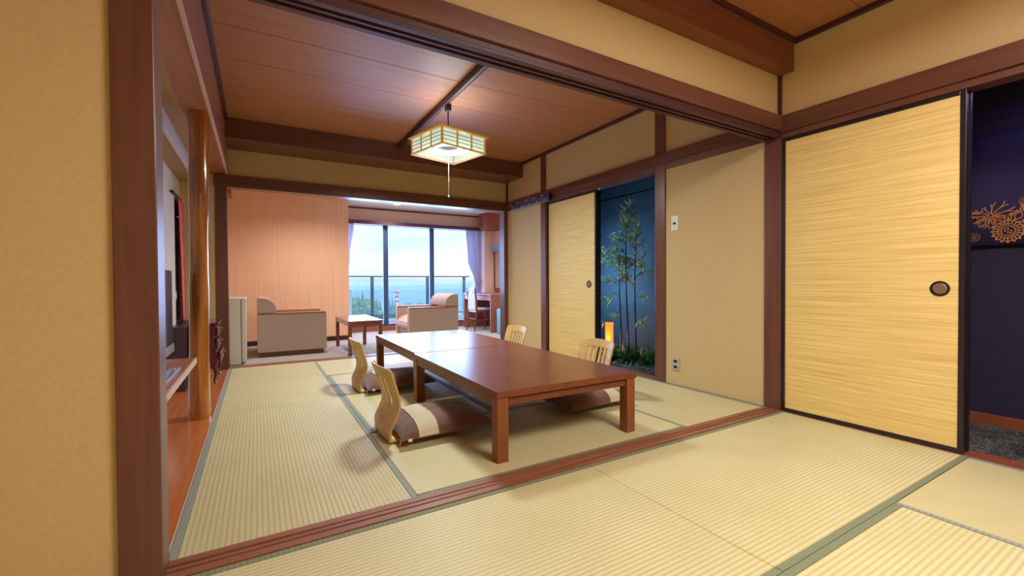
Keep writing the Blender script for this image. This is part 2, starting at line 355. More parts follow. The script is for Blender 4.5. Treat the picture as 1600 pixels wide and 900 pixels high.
# --- near room shell
S('wall_right', B(.012, .10, -1.98, 0, 2.098, ZC).box(.012, .10, -4.4, -1.98, -.045, ZC).box(.012, .1, .12, 3.95, 2.10, ZC).box(.012, .10, .12, 1.025, -.045, 2.10).box(.012, .10, 3.053, 3.95, -.045, 2.10), 'wall')
S('wall_back', B(-4.08, .10, -4.48, -4.4, -.045, ZC), 'wall')
S('trim_8', B(-.02, .11, -4.4, 0, 1.985, 2.10), 'post_y', .003)
S('trim_9', B(-.0, .11, -1.98, 0, 1.944, 1.985), 'post_y', .002)
S('trim_10', B(0, .11, -2.08, -1.97, -.045, 2.0), 'post_z', .004)
S('trim_11', B(-.02, .02, -4.4, -.083, 2.575, ZC), 'dark_y', .003)
S('trim_12', B(-3.98, .0, -.105, -.083, 2.58, ZC), 'dark_x', .003)
# rails under the sliding doors
S('trim_13', B(-.004, .115, -1.98, 0, -.045, .004).box(.04, .05, -1.98, 0, .004, .008).box(.09, .115, -1.98, 0, .004, .008), 'sill_y', .002)
S('trim_14', B(-.0, .115, 1.144, 2.941, -.045, .006), 'sill_y', .002)
# --- far room right wall timbers
S('trim_15', B(0, .11, 1.025, 1.144, -.045, ZC), 'post_z', .003)
S('trim_16', B(0, .11, 2.941, 3.053, -.045, ZC), 'post_z', .003)
S('trim_17', B(-.02, .10, .12, 3.95, 2.022, 2.105), 'post_y', .003)
S('trim_18', B(-.0, .10, .12, 1.025, 1.957, 2.022).box(-.0, .10, 1.144, 2.941, 1.957, 2.022).box(-.0, .10, 3.053, 3.95, 1.985, 2.022), 'post_y', .002)
S('trim_19', B(-.022, .014, .12, 3.508, 2.575, ZC), 'dark_y', .003)
S('trim_20', B(-.003, .014, .12, 1.025, -.02, .004).box(-.003, .014, 3.053, 3.95, -.02, .004), 'heri')
S('trim_21', B(-.006, .014, 3.935, 3.95, 2.105, 2.402), 'dark_y')
# --- far opening
S('wall_far', B(-4.0, .0, 3.97, 4.05, 2.114, ZC).box(-4.0, -3.612, 3.955, 4.05, -.045, 2.114).box(.0, 1.35, 3.95, 4.07, -.045, ZC).box(-.0, .012, 3.95, 4.07, 2.0, ZC), 'wall')
S('trim_22', B(-3.625, .0, 3.935, 4.085, 1.985, 2.114), 'post_x', .003)
S('trim_23', B(-3.612, -3.503, 3.94, 4.08, -.045, 1.985), 'post_z', .003)
S('trim_24', B(-.052, .012, 3.94, 4.08, -.045, 1.985), 'post_z', .003)
S('trim_25', B(-3.50, .012, 3.508, 3.97, 2.402, ZC), 'post_x', .003)
S('trim_26', B(-3.503, -.052, 3.95, 4.07, -.045, .008), 'sill_x', .002)
# --- beam along the alcove side
S('trim_27', B(-3.66, -3.495, .12, 3.95, 2.12, ZC), 'beam_y', .0)
S('trim_28', B(-3.512, -3.491, .12, 3.95, 2.114, 2.138), 'edge_and_highlight', .004)  # pale strip stands in for the lit highlight on the beam's lower chamfer
S('trim_29', B(-3.495, -3.465, .12, 3.508, 2.570, ZC), 'dark_y', .004)
# --- alcove shell
S('wall_alcove', B(-4.0, -3.92, .1, 3.96, -.045, 2.0), 'alcove_wall')
S('ceiling_alcove', B(-4.0, -3.786, .1, 3.95, 2.0, 2.06).box(-3.765, -3.66, .1, 3.95, 2.12, 2.2), 'olive')
S('trim_30', B(-3.785, -3.765, .12, 3.95, 1.99, 2.125), 'white_board', .002)
S('floor_alcove', B(-3.92, -3.512, .12, 3.95, -.045, -.001), 'board_floor', .002)
S('trim_31', B(-3.512, -3.505, .12, 3.95, -.04, .003), 'edge_and_highlight')  # thin pale line paints the highlight between alcove board and mats
# --- ceilings: boards as parts
def ceiling(name, x0, x1, y_edges):
    c = S(name, B(x0, x1, y_edges[0], y_edges[-1], ZC+.012, ZC+.05), 'dark_x')
    for a, b in zip(y_edges[:-1], y_edges[1:]):
        B(x0, x1, a+.0022, b-.0022, ZC, ZC+.012).build('ceiling_board', 'ceiling_board', c, bev=.0015)
    return c
ceiling('ceiling_far', -3.66, .03, [.10, .64, 1.14, 1.648, 2.14, 2.67, 3.14, 3.64, 4.0])
ceiling('ceiling_near', -4.02, .03, [-4.4, -3.98, -3.48, -2.98, -2.48, -1.98, -1.48, -.98, -.478, .02])
S('ceiling_rail_base', B(-4.3, 1.7, -4.6, 4.1, ZC+.06, ZC+.2), 'exterior').name = 'roof'

# --- corridor / garden niche behind the sliding doors
S('wall_corridor', B(.95, 1.03, .12, 3.15, -.05, 2.35).box(.1, 1.0, 3.1, 3.16, -.05, 2.35), 'niche')
S('wall_corridor_near', B(.95, 1.03, -2.2, .12, -.05, 2.35).box(.1, 1.0, -2.26, -2.2, -.05, 2.35), 'corr')
S('wall_partition', B(.11, .95, .04, .10, -.05, 2.35), 'corr')
S('ceiling_corridor', B(.1, 1.05, -2.26, 3.16, 2.25, 2.35), 'corr')
S('trim_39', B(.935, .952, .1, 3.1, 1.955, 2.05), 'niche', .002)
S('trim_32', B(.93, .952, -2.2, .04, 1.87, 1.97), 'corr', .002)
S('baseboard_niche', B(.93, .95, .1, 3.1, -.03, .07), 'skirt_dark', .002)
S('baseboard_corridor', B(.925, .95, -2.2, .04, -.05, .045), 'skirt', .002)
gb = S('floor_corridor', B(.1, .95, -2.2, 3.1, -.06, -.03), 'gravel')
# loose stones of the gravel bed, joined
def gravel(name, x0, x1, y0, y1, n, label):
    mb = MB()
    for _ in range(n):
        x = random.uniform(x0, x1); y = random.uniform(y0, y1); s_ = random.uniform(.005, .012)
        a = random.uniform(0, 6.28); T = Matrix.Translation((x, y, -.03+s_*.3)) @ Matrix.Rotation(a, 4, (random.random(), random.random(), 1)) @ Matrix.Diagonal((s_, s_*.8, s_*.6, 1))
        mb.add([(1, 0, 0), (-1, 0, 0), (0, 1, 0), (0, -1, 0), (0, 0, 1), (0, 0, -1)], [(0, 2, 4), (2, 1, 4), (1, 3, 4), (3, 0, 4), (2, 0, 5), (1, 2, 5), (3, 1, 5), (0, 3, 5)], T)
    o = mb.build(name, 'gravel_stone'); tag(o, label, 'gravel', kind='stuff')
gravel('gravel', .125, .92, 1.15, 3.05, 5200, 'dark grey gravel bed under the bamboo in the blue niche')
gravel('gravel', .125, .92, -1.6, -.5, 4200, 'dark grey gravel strip behind the large yellow sliding door')

# --- sunroom shell
S('floor_sunroom', B(-4.0, 1.35, 4.07, 6.9, -.045, -.006), 'carpet')
S('wall_sunroom_left', B(-4.0, -3.98, 4.07, 5.87, -.01, 2.37), 'panelwall')
S('wall_sunroom', B(-4.0, -1.92, 5.87, 6.95, -.01, 2.37), 'panelwall')
S('baseboard_sunroom', B(-3.98, -1.93, 5.855, 5.87, -.006, .065), 'skirt_dark', .002)
S('ceiling_sunroom', B(-4.0, 1.35, 4.07, 7.0, 2.37, 2.45), 'white_ceil')
S('wall_window', B(-1.92, 1.3, 6.9, 6.98, 2.06, 2.37).box(.965, 1.3, 6.9, 6.98, -.01, 2.1), 'panelwall2')
S('wall_column', B(1.0, 1.35, 6.65, 6.9, -.01, 2.37), 'panelwall2')
S('wall_sunroom_right', B(1.23, 1.35, 4.07, 6.65, -.01, 2.37), 'panelwall2')
S('trim_33', B(-1.92, 1.0, 6.885, 6.9, 2.345, 2.37), 'pelmet').location.z -= .002
S('trim_34', B(-1.92, .985, 6.74, 6.9, 2.035, 2.105), 'pelmet', .003)
S('trim_35', B(-1.92, 1.0, 6.87, 6.98, -.006, .085), 'skirt', .002)
S('trim_36', B(.86, 1.23, 6.3, 6.65, 2.03, 2.368), 'skirt', .002)
S('trim_37', B(-3.98, -3.5, 4.6, 5.0, 2.03, 2.368), 'skirt', .002)
S('trim_38', B(1.215, 1.232, 5.4, 6.65, .70, .80), 'skirt', .002)
S('roof_sunroom', B(-4.3, 1.7, 4.1, 7.05, 2.47, 2.6), 'exterior')
S('wall_outer', B(1.35, 1.6, -4.6, 7.05, -.25, 2.6).box(-4.3, -4.12, -4.6, 7.05, -.25, 2.8).box(-4.3, 1.6, -4.7, -4.5, -.25, 2.8).box(1.1, 1.4, -4.5, 4., -.2, 2.7), 'exterior')
# window_1: frame, three panes
wroot = S('window_1', B(-1.90, .965, 6.88, 6.96, 2.03, 2.06).box(-1.92, -1.87, 6.88, 6.96, .085, 2.06).box(.93, .967, 6.88, 6.96, .085, 2.06).box(-1.9, .965, 6.88, 6.96, .085, .125), 'alu', .002)
B(-1.105, -1.045, 6.87, 6.91, .125, 2.03).box(-1.06, -1.003, 6.915, 6.955, .125, 2.03).build('window_frame', 'alu', wroot, bev=.002)
B(-.145, -.105, 6.915, 6.955, .125, 2.03).box(-.12, -.072, 6.87, 6.91, .125, 2.03).build('window_frame', 'alu', wroot, bev=.002)
for a, b, y in ((-1.87, -1.06, 6.935), (-1.045, -.12, 6.89), (-.105, .93, 6.935)):
    B(a, b, y-.002, y+.002, .125, 2.03).build('pane', 'glass', wroot)

# ================================================================== TATAMI MATS
def tatami(x0, x1, y0, y1, along, label, borders=(1, 1), z=0, group='tatami mats'):
    """along = axis of the ribs and of the long cloth borders"""
    o = thing('tatami_mat', label, 'mat', ((x0+x1)/2, (y0+y1)/2, 0), group)
    hw = .027; g = .0012
    if along == 'x':
        a = y0+(hw if borders[0] else g); b = y1-(hw if borders[1] else g)
        B(x0+g, x1-g, a, b, -.045, z).build('rush_surface', 'tat_x', o, bev=.003)
        if borders[0]: B(x0+g, x1-g, y0+g, a, -.045, z+.0012).build('cloth_border', 'heri_x', o, bev=.001)
        if borders[1]: B(x0+g, x1-g, b, y1-g, -.045, z+.0012).build('cloth_border', 'heri_x', o, bev=.001)
    else:
        a = x0+(hw if borders[0] else g); b = x1-(hw if borders[1] else g)
        B(a, b, y0+g, y1-g, -.045, z).build('rush_surface', 'tat_y', o, bev=.003)
        if borders[0]: B(x0+g, a, y0+g, y1-g, -.045, z+.0012).build('cloth_border', 'heri_daylit_y', o, bev=.001)
        if borders[1]: B(b, x1-g, y0+g, y1-g, -.045, z+.0012).build('cloth_border', 'heri_daylit_y', o, bev=.001)
    return o
tatami(-3.505, -2.635, .118, 2.035, 'y', 'long tatami mat beside the alcove, the one nearer the sliding-door sill')
tatami(-3.505, -2.635, 2.035, YF, 'y', 'tatami mat beside the alcove at the sunroom end')
tatami(-2.635, -.88, .118, 1.07, 'x', 'tatami mat under the near end of the low table, along the sill')
tatami(-2.635, -1.757, 1.07, 2.99, 'y', 'tatami mat under the left half of the tables and the chairs on that side')
tatami(-1.757, -.88, 1.07, 2.99, 'y', 'dark shaded tatami mat under the right half of the tables')
tatami(-2.635, -.88, 2.99, YF, 'x', 'pale blue lit tatami mat across the sunroom end of the tables')
tatami(-.88, 0, .118, 2.035, 'y', 'tatami mat under the wall outlet, right of the low table')
tatami(-.88, 0, 2.035, YF, 'y', 'tatami mat in front of the small sliding door')
tatami(-1.783, -.002, -.96, -.004, 'x', 'tatami mat in the foreground beside the large yellow sliding door')
tatami(-3.60, -1.783, -.96, -.004, 'x', 'tatami mat in the foreground beside the tall post')
tatami(-.94, -.002, -2.87, -.96, 'y', 'narrow visible corner of tatami mat by the dark doorway')
tatami(-2.85, -.94, -1.915, -.96, 'x', 'tatami mat in the lower right corner, next to a double green border')
S('floor_near', B(-3.98, 0, -4.4, -2.872, -.045, 0).box(-3.98, -.942, -2.872, -1.917, -.045, 0).box(-3.98, -2.852, -1.917, -.962, -.045, 0).box(-3.98, -3.602, -.958, .018, -.045, 0), 'tat_x')

# ================================================================== SLIDING DOORS
def fusuma(name, x, y0, y1, z0, z1, fw, hy, hz, label):
    d = S(name, B(x+.006, x+.026, y0+fw, y1-fw, z0+fw, z1-fw), 'fus_paper')
    d['label'] = label
    m = MB(); m.box(x, x+.032, y0, y0+fw, z0, z1).box(x, x+.032, y1-fw, y1, z0, z1).box(x, x+.032, y0+fw, y1-fw, z0, z0+fw).box(x, x+.032, y0+fw, y1-fw, z1-fw, z1)
    m.build('door_frame', 'black_lac', d, bev=.002)
    prof = [(.040, 0), (.041, .003), (.036, .005), (.031, .004)]
    h = MB().lathe([(.0405, 0), (.042, .003), (.038, .005), (.0325, .0045), (.031, .001)], n=28)
    T = Matrix.Translation((x+.006, hy, hz)) @ Matrix.Rotation(R(-90), 4, 'Y') @ Matrix.Diagonal((1, 1, 1, 1))
    h.v = [T @ v for v in h.v]; hr = h.build('door_handle', 'handle_ring', d, smooth=True)
    c = MB().lathe([(.030, .0), (.030, .0025), (.024, .0055), (.020, .0048)], n=28); c.v = [T @ v for v in c.v]; c.build('handle_cup', 'handle_cup', hr, smooth=True)
    return d
fusuma('door_1', .003, -.938, -.002, .006, 1.942, .024, -.839, .887, 'large yellow grained sliding door with black frame')
fusuma('door_2', .028, 2.0, 2.938, .008, 1.955, .024, 2.125, .905, 'smaller sliding door beside the bamboo niche')
B(.062, .09, 1.99, 2.93, .01, 1.95).build('door_3', 'black_lac', None, kind='structure')
B(.062, .09, -.94, -.01, .01, 1.94).build('door_4', 'black_lac', None, kind='structure')

# ================================================================== LOW TABLES
def low_table(x0, x1, y0, y1, label, rot=0):
    o = thing('low_table', label, 'table', (x0, y0, 0), 'pair of low tables')
    B(x0-.004, x1+.012, y0-.004, y1+.004, .335, .372).build('table_top', 'table', o, bev=.003)
    t = .066
    for a, b in ((x0, y0), (x1-t, y0), (x0, y1-t), (x1-t, y1-t)):
        B(a, a+t, b, b+t, 0.001, .335).build('leg', 'table_leg', o, bev=.003)
    for q in (B(x0+t, x1-t, y0+.014, y0+.036, .290, .328), B(x0+t, x1-t, y1-.036, y1-.014, .290, .328), B(x0+.003, x0+.027, y0+t, y1-t, .292, .335), B(x1-.027, x1-.003, y0+t, y1-t, .292, .335)):
        q.build('apron', 'table', o, bev=.002)
    o.rotation_euler.z = rot
    return o
low_table(-2.178, -1.208, .238, 1.640, 'red-brown low table at the front, beside the sill', R(-.4))
low_table(-2.148, -1.178, 1.662, 3.06, 'red-brown low table at the sunroom end, reflecting the window', R(-.6))

# ================================================================== LEGLESS CHAIRS + CUSHIONS
def back_profile(z):
    P = [(0, 0), (.03, -.004), (.067, -.003), (.10, .010), (.13, .026), (.17, .042), (.21, .050), (.25, .048), (.30, .036), (.37, .014), (.44, -.008)]
    for (a, x), (b, y) in zip(P[:-1], P[1:]):
        if z <= b+1e-6:
            t = (z-a)/(b-a); t = t*t*(3-2*t)*.35+t*.65; return x+(y-x)*t
    return P[-1][1]
def make_chair():
    o = thing('legless_chair', 'pale plywood legless chair', 'chair', (0, 0, 0), 'legless chairs')
    ny, nz = 82, 90; H = .44
    me = MB(); idx = {}
    def hw(z):
        w_ = .188+.018*(z/H)
        if z > H-.02: w_ -= .02*(1-math.sqrt(max(0, 1-((z-H+.02)/.02)**2)))*.9
        return w_
    def P(i, j):
        z = .008+(H-.008)*j/nz; y = (i/ny*2-1)*hw(z); yy = y/.2
        z2 = z - .012*yy*yy*(z/H)
        return (back_profile(z)-.045*(1-yy*yy)*min(1, .35+z/H), y, z2)
    for i in range(ny):
        for j in range(nz):
            z = (j+.5)/nz*H; y = ((i+.5)/ny*2-1)*hw(z); hole = False
            for k in range(5):
                c = (k-2)*.055; dz = max(0, .212-z, z-.362)
                if (y-c)**2+dz**2 < .0135**2: hole = True
            if hole: continue
            q = []
            for a, b in ((i, j), (i+1, j), (i+1, j+1), (i, j+1)):
                if (a, b) not in idx: idx[(a, b)] = len(me.v); me.v.append(Vector(P(a, b)))
                q.append(idx[(a, b)])
            me.f.append(tuple(q))
    me.build('backrest', 'ply', o, smooth=True, solid=.011)
    sb = MB()
    sb.grid(lambda a, b: (-.012+.40*a, (b-.5)*.36*(1-.1*a), .008), 12, 4)
    sb.build('seat_board', 'ply', o, smooth=True, solid=.010)
    return o
def make_cushion():
    o = thing('seat_cushion', 'brown seat cushion', 'cushion', (0, 0, 0), 'brown seat cushions')
    LX, LY, TH = .60, .52, .124
    def surf(a, b, top, puff=0):
        uu = a*2-1; vv = b*2-1
        e = (max(0, 1-abs(uu)**3.2)**.55)*(max(0, 1-abs(vv)**3.2)**.55)
        cx = 1-.045*(1-vv*vv)*abs(uu)**2; cy = 1-.06*(1-uu*uu)*abs(vv)**2
        wr = .0022*math.sin(uu*9+vv*4)*e+.0015*math.sin(vv*17-uu*6)*e
        base = .018+.012*(1-e)
        z = base+(TH-.022)*e+wr if top else base-.014*e
        return (LX*(uu*cx*.5+.5)+.01, LY*.5*vv*cy, z+(puff if top else -puff*.3))
    m = MB(); m.grid(lambda a, b: surf(a, b, True), 40, 36); m.grid(lambda a, b: surf(a, b, False), 40, 36)
    c = m.build('cover', 'cushion', o, smooth=True)
    bb = MB(); bb.grid(lambda a, b: surf(.17+.20*a, .0+1.0*b, True, .003), 14, 44)
    bb.build('woven_band', 'band', o, smooth=True, label='cream woven band across the cushion')
    B(.045, .068, -.258, -.2515, .020, .034).build('tag', 'tag', o)
    m = MB().tube([(.012, -.235, .03), (.0, -.25, .02), (-.004, -.258, .006)], .0035, 6); m.build('zip_pull', 'ply_edge', o, smooth=True)
    return o
ch0 = make_chair(); cu0 = make_cushion()
spots = [(-2.574, .975, 0, 'front left', 'legless plywood chair on the alcove side, nearer the sill', 'brown cushion with cream band, alcove side, nearer the sill'),
         (-2.485, 2.27, 0, 'rear left', 'legless plywood chair on the alcove side, nearer the sunroom', 'brown cushion with cream band, alcove side, nearer the sunroom'),
         (-.765, 1.09, 180, 'front right', 'legless plywood chair on the bamboo niche side, nearer the sill', 'dark brown cushion seen under the table on the outlet wall side'),
         (-.745, 2.44, 180, 'rear right', 'legless plywood chair behind the tables, nearest the sunroom opening post', 'brown cushion behind the tables, by the small sliding door')]
for i, (x, y, a, _, l1, l2) in enumerate(spots):
    c = ch0 if i == 0 else copy_tree(ch0); c.location = (x, y, .006); c.rotation_euler.z = R(a); c['label'] = l1
    k = cu0 if i == 0 else copy_tree(cu0); dx = .02 if a == 0 else -.02; dy = -.04 if a == 0 else -.18
    if i == 3: dy = -.05
    if i == 1: dy = -.05
    k.location = (x+dx, y+dy, .019); k.rotation_euler.z = R(a+(2 if i == 2 else 0)); k['label'] = l2

# ================================================================== PENDANT LAMP
def pendant(cx, cy, rot, label):
    z0, z1 = 2.098, 2.245; s = .24
    o = thing('pendant_lamp', label, 'lamp', (cx, cy, ZC-.03))
    T = Matrix.Translation((cx, cy, 0)) @ Matrix.Rotation(rot, 4, 'Z')
    def b(*a): return MB().box(*a, T=T)
    # paper panels
    for k in range(4):
        Tk = T @ Matrix.Rotation(R(90*k), 4, 'Z')
        MB().box(-s+.012, s-.012, -s+.006, -s+.0075, z0+.01, z1-.008, T=Tk).build('paper_panel', 'washi', o)
        for i in range(1, 4): zz = z0+.012+(z1-z0-.02)*i/4; MB().box(-s+.012, s-.012, -s+.001, -s+.005, zz-.0018, zz+.0018, T=Tk).build('lattice_bar', 'latdark', o)
        for q in (-.083, -.073, .073, .083): MB().box(q-.003, q+.003, -s-.001, -s+.005, z0+.008, z1-.006, T=Tk).build('lattice_bar', 'lampwood', o)
        MB().box(-s-.004, s+.004, -s-.006, -s+.012, z0-.002, z0+.010, T=Tk).build('bottom_rail', 'lampwood', o, bev=.001)
        MB().box(-s-.022, s+.022, -s-.022, -s+.014, z1-.006, z1+.004, T=Tk).build('top_rail', 'lampwood', o, bev=.001)
        MB().box(-s-.002, -s+.014, -s-.002, -s+.014, z0, z1, T=Tk).build('corner_post', 'lampwood', o, bev=.001)
    for rr in (.175, .115):
        m = MB(); pts = [(cx+rr*math.cos(2*math.pi*i/40), cy+rr*math.sin(2*math.pi*i/40), 2.155) for i in range(41)]
        m.tube(pts, .015, 10, caps=False); m.build('ring_tube', 'tube', o, smooth=True)
    MB().lathe([(.06, 2.165), (.205, 2.168), (.205, 2.172), (.07, 2.20), (.03, 2.215), (.01, 2.22)], (cx, cy, 0), 32).build('reflector', 'refl', o, smooth=True)
    MB().tube([(cx, cy, 2.215), (cx, cy, 2.50)], .006, 10).build('rod', 'black', o, smooth=True)
    B(cx-.022, cx+.022, cy-.03, cy+.03, 2.49, 2.555).build('ceiling_plug', 'black', o, bev=.004)
    MB().tube([(cx, cy, 2.165), (cx+.001, cy, 1.95), (cx, cy, 1.73)], .0009, 6).build('pull_cord', 'whitecord', o)
    MB().lathe([(.002, 0), (.006, .006), (.007, .014), (.004, .024), (.0015, .03)], (cx, cy, 1.702), 10).build('cord_bobble', 'teal', o, smooth=True)
    return o
pendant(-1.713, 2.014, R(14), 'square paper and lattice pendant lamp hanging over the tables, lit')
light('pendant_down', 'AREA', (-1.713, 2.014, 2.100), 38, (.93, 1, .93), .34, shape='DISK')
light('pendant_up', 'AREA', (-1.713, 2.014, 2.235), 3, (.95, 1, .93), .46, (R(180), 0, 0), shape='DISK')
# round lighting rail on the ceiling
m = MB().tube([(-1.73, .16, 2.572), (-1.73, 3.50, 2.572)], .028, 16); m.box(-1.745, -1.715, .16, 3.5, 2.58, ZC)
tag(m.build('ceiling_rail', 'dark_y', smooth=True), 'dark round lighting rail running along the ceiling above the pendant lamp', 'rail')

# ================================================================== WALL FITTINGS
o = thing('switch_plate', 'white wall plate with one small dark socket, high beside the niche post', 'switch', (.012, .923, 1.453))
B(.004, .012, .887, .960, 1.388, 1.520).build('cover_plate', 'plate', o, bev=.002)
B(.001, .005, .910, .938, 1.442, 1.462).build('socket', 'dark', o)
for z in (1.415, 1.493): B(.002, .005, .920, .927, z-.003, z+.003).build('screw', 'plate2', o)
o = thing('wall_outlet', 'grey double power outlet low on the wall beside the niche post', 'outlet', (.012, .913, .19))
B(.004, .012, .873, .953, .132, .252).build('cover_plate', 'plate2', o, bev=.002)
for z in (.165, .215): B(.001, .005, .895, .931, z-.012, z+.012).build('socket', 'dark', o, bev=.001)

# coat hook rail on the lintel
o = thing('coat_rack', 'dark lacquered coat rack with hooks on the lintel at the sunroom end', 'coat rack', (-.03, 3.27, 2.02))
pl = [(2.80, 1.965), (3.76, 1.965), (3.76, 2.04), (3.55, 2.045), (3.42, 2.055), (3.34, 2.082), (3.20, 2.082), (3.12, 2.055), (3.0, 2.045), (2.80, 2.05)]
MB().prism(pl, 'x', -.032, -.022).build('backboard', 'hook', o, bev=.002)
B(-.05, -.034, 2.79, 3.74, 1.968, 1.985).build('lower_rail', 'hook', o, bev=.003)
for i in range(5):
    y = 2.90+i*.195
    MB().tube([(-.03, y, 2.025), (-.062, y, 2.030), (-.078, y, 2.038)], [.010, .009, .011], 10).build('peg', 'hook', o, smooth=True)
    MB().lathe([(.003, -.01), (.012, -.005), (.013, .003), (.006, .010)], (-.08, y, 2.038), 12).build('knob', 'chrome', o, smooth=True)
    B(-.036, -.028, y-.03, y+.02, 1.985, 2.0).build('bracket', 'silver', o, bev=.002)
B(-.055, -.022, 2.775, 2.79, 1.955, 2.055).build('end_plate', 'black_lac', o, bev=.003)

# ================================================================== BAMBOO NICHE
def leaf(mb, p, d, L, W, droop=.25):
    d = Vector(d).normalized(); side = d.cross(Vector((0, 0, 1)))
    if side.length < .05: side = Vector((1, 0, 0))
    side.normalize(); side = (side+Vector((random.uniform(-.4, .4), random.uniform(-.4, .4), random.uniform(-.5, .5)))).normalized()
    p = Vector(p); q1 = p+d*L*.4+Vector((0, 0, -droop*L*.12)); q2 = p+d*L+Vector((0, 0, -droop*L*.7)); up = Vector((0, 0, .001))
    b = len(mb.v); mb.v += [p, q1+side*W, q2, q1-side*W, q1+up]
    mb.f += [(b, b+1, b+4), (b+1, b+2, b+4), (b+2, b+3, b+4), (b+3, b, b+4)]
stems = [((.62, 2.24), (.66, 2.27), 1.30), ((.60, 2.09), (.60, 2.10), 1.62), ((.62, 2.00), (.64, 1.98), 1.52)]
o = thing('bamboo_plant', 'tall bamboo with dark stems and sparse green leaves in the blue niche', 'plant', (.60, 2.1, -.03))
fol = MB()
heights = []
for (a, b_, h) in stems:
    pts = []; n = 12
    for i in range(n+1):
        t = i/n; pts.append((a[0]+(b_[0]-a[0])*t+.01*math.sin(t*5+h), a[1]+(b_[1]-a[1])*t+.012*math.sin(t*4+h*3), -.03+h*t))
    rs = [.0095*(1-.35*i/n) for i in range(n+1)]
    st = MB().tube(pts, rs, 8)
    for i in range(1, n): st.lathe([(rs[i]*.9, -.004), (rs[i]*1.25, 0), (rs[i]*.9, .004)], pts[i], 8)
    st.build('bamboo_stem', 'stem', o, smooth=True)
    heights.append(pts)
br = MB()
def branch(p, d, L, nl, lw=1.0):
    p = Vector(p); d = Vector(d).normalized(); mid = p+d*L*.5+Vector((0, 0, .02)); e = p+d*L+Vector((0, 0, -.02))
    br.tube([p, mid, e], [.0028, .002, .001], 5)
    for i in range(nl):
        t = .35+.65*i/max(1, nl-1); q = p+(e-p)*t
        for k in range(3):
            dd = (d+Vector((random.uniform(-.8, .8), random.uniform(-1, 1), random.uniform(-.7, .7)))).normalized()
            leaf(fol, q, dd, random.uniform(.07, .125)*lw, random.uniform(.007, .011)*lw, random.uniform(0, .8))
specs = []
for si, pts in enumerate(heights):
    hh = pts[-1][2]
    for _ in range(14 if si == 0 else 20):
        z = random.uniform(.52, 1.0)**.8*hh; t = (z+.03)/(hh+.03); i = min(len(pts)-2, int(t*(len(pts)-1)))
        p = Vector(pts[i]).lerp(Vector(pts[i+1]), t*(len(pts)-1)-i)
        a = random.uniform(0, 6.28); specs.append((p, (math.cos(a)*.35-.1, math.sin(a), random.uniform(-.1, .9)), random.uniform(.10, .26), 4))
for p, d, L, n in specs: branch(p, d, L, n)
top = Vector(heights[1][-1])
for a in range(7): branch(top+Vector((0, 0, -.02*a)), (random.uniform(-.3, .2), random.uniform(-.7, .5), 1.1-.1*a), .22, 4)
branch(top+Vector((0, 0, .14)), (-.1, -.4, .8), .18, 5)
p0 = Vector(heights[0][-1]); branch(p0, (-.1, .9, .35), .33, 6); branch(p0-Vector((0, 0, .05)), (0, 1, .0), .40, 7); branch(p0-Vector((0, 0, .2)), (-.1, -.5, .6), .16, 4)
branch(Vector(heights[0][7]), (-.05, 1, .02), .34, 6); branch(Vector(heights[0][4]), (-.2, 1, .12), .26, 6); branch(Vector(heights[0][5]), (-.2, .9, .4), .2, 5)
branch(Vector(heights[1][4]), (-.4, .5, .1), .12, 5); branch(Vector(heights[2][4]), (-.3, -.8, .05), .20, 5); branch(Vector(heights[2][6]), (-.2, -.8, .2), .22, 6); branch(Vector(heights[2][8]), (-.2, -1, .3), .25, 6)
br.build('twigs', 'stem', o, kind='stuff')
fol.build('foliage', 'leaf', o, kind='stuff')
def grass_clump(cx, cy, n, rad, label):
    mb = MB()
    for _ in range(n):
        a = random.uniform(0, 6.28); q = random.uniform(0, rad*.35)
        el = random.uniform(.35, 1.35); L = random.uniform(.14, .29)
        p = (cx+q*math.cos(a), cy+q*math.sin(a), -.028)
        d = Vector((math.cos(a)*math.cos(el), math.sin(a)*math.cos(el), math.sin(el)))
        side = Vector((-math.sin(a), math.cos(a), 0)); W = random.uniform(.006, .012); b = len(mb.v); p = Vector(p)
        for i, t in enumerate((0, .35, .7, 1)):
            c = p+d*L*t+Vector((0, 0, -.5*L*t*t*math.cos(el))); w_ = W*(.6, 1, .8, .08)[i]; mb.v += [c-side*w_, c+side*w_]
        for i in range(3): mb.f.append((b+2*i, b+2*i+1, b+2*i+3, b+2*i+2))
    t = mb.build('grass_clump', 'leaf_dark'); tag(t, label, 'plant', 'grass clumps in the niche')
grass_clump(.60, 2.26, 150, .2, 'green grass clump at the foot of the bamboo, next to the orange lamp')
grass_clump(.62, 2.02, 190, .24, 'spiky green grass clump in the middle below the bamboo stems')
grass_clump(.70, 1.80, 150, .2, 'dark grass clump beside the niche post, away from the lamp')
o = thing('floor_lamp', 'small cylindrical orange paper lamp glowing on the gravel beside the bamboo', 'lamp', (.65, 2.46, -.03))
MB().lathe([(.050, .03), (.050, .44)], (.65, 2.46, -.03), 24).build('lamp_shade', 'orange_shade', o, smooth=True)
MB().lathe([(.052, 0), (.052, .03), (.02, .032)], (.65, 2.46, -.03), 24).build('base', 'black', o, smooth=True)
MB().lathe([(.004, 0), (.018, .01), (.022, .03), (.014, .05), (.004, .058)], (.592, 2.445, .13), 14).build('bulb', 'flame', o, smooth=True)
light('orange_lamp_glow', 'POINT', (.56, 2.40, .22), 2.2, (1, .5, .2), .05)

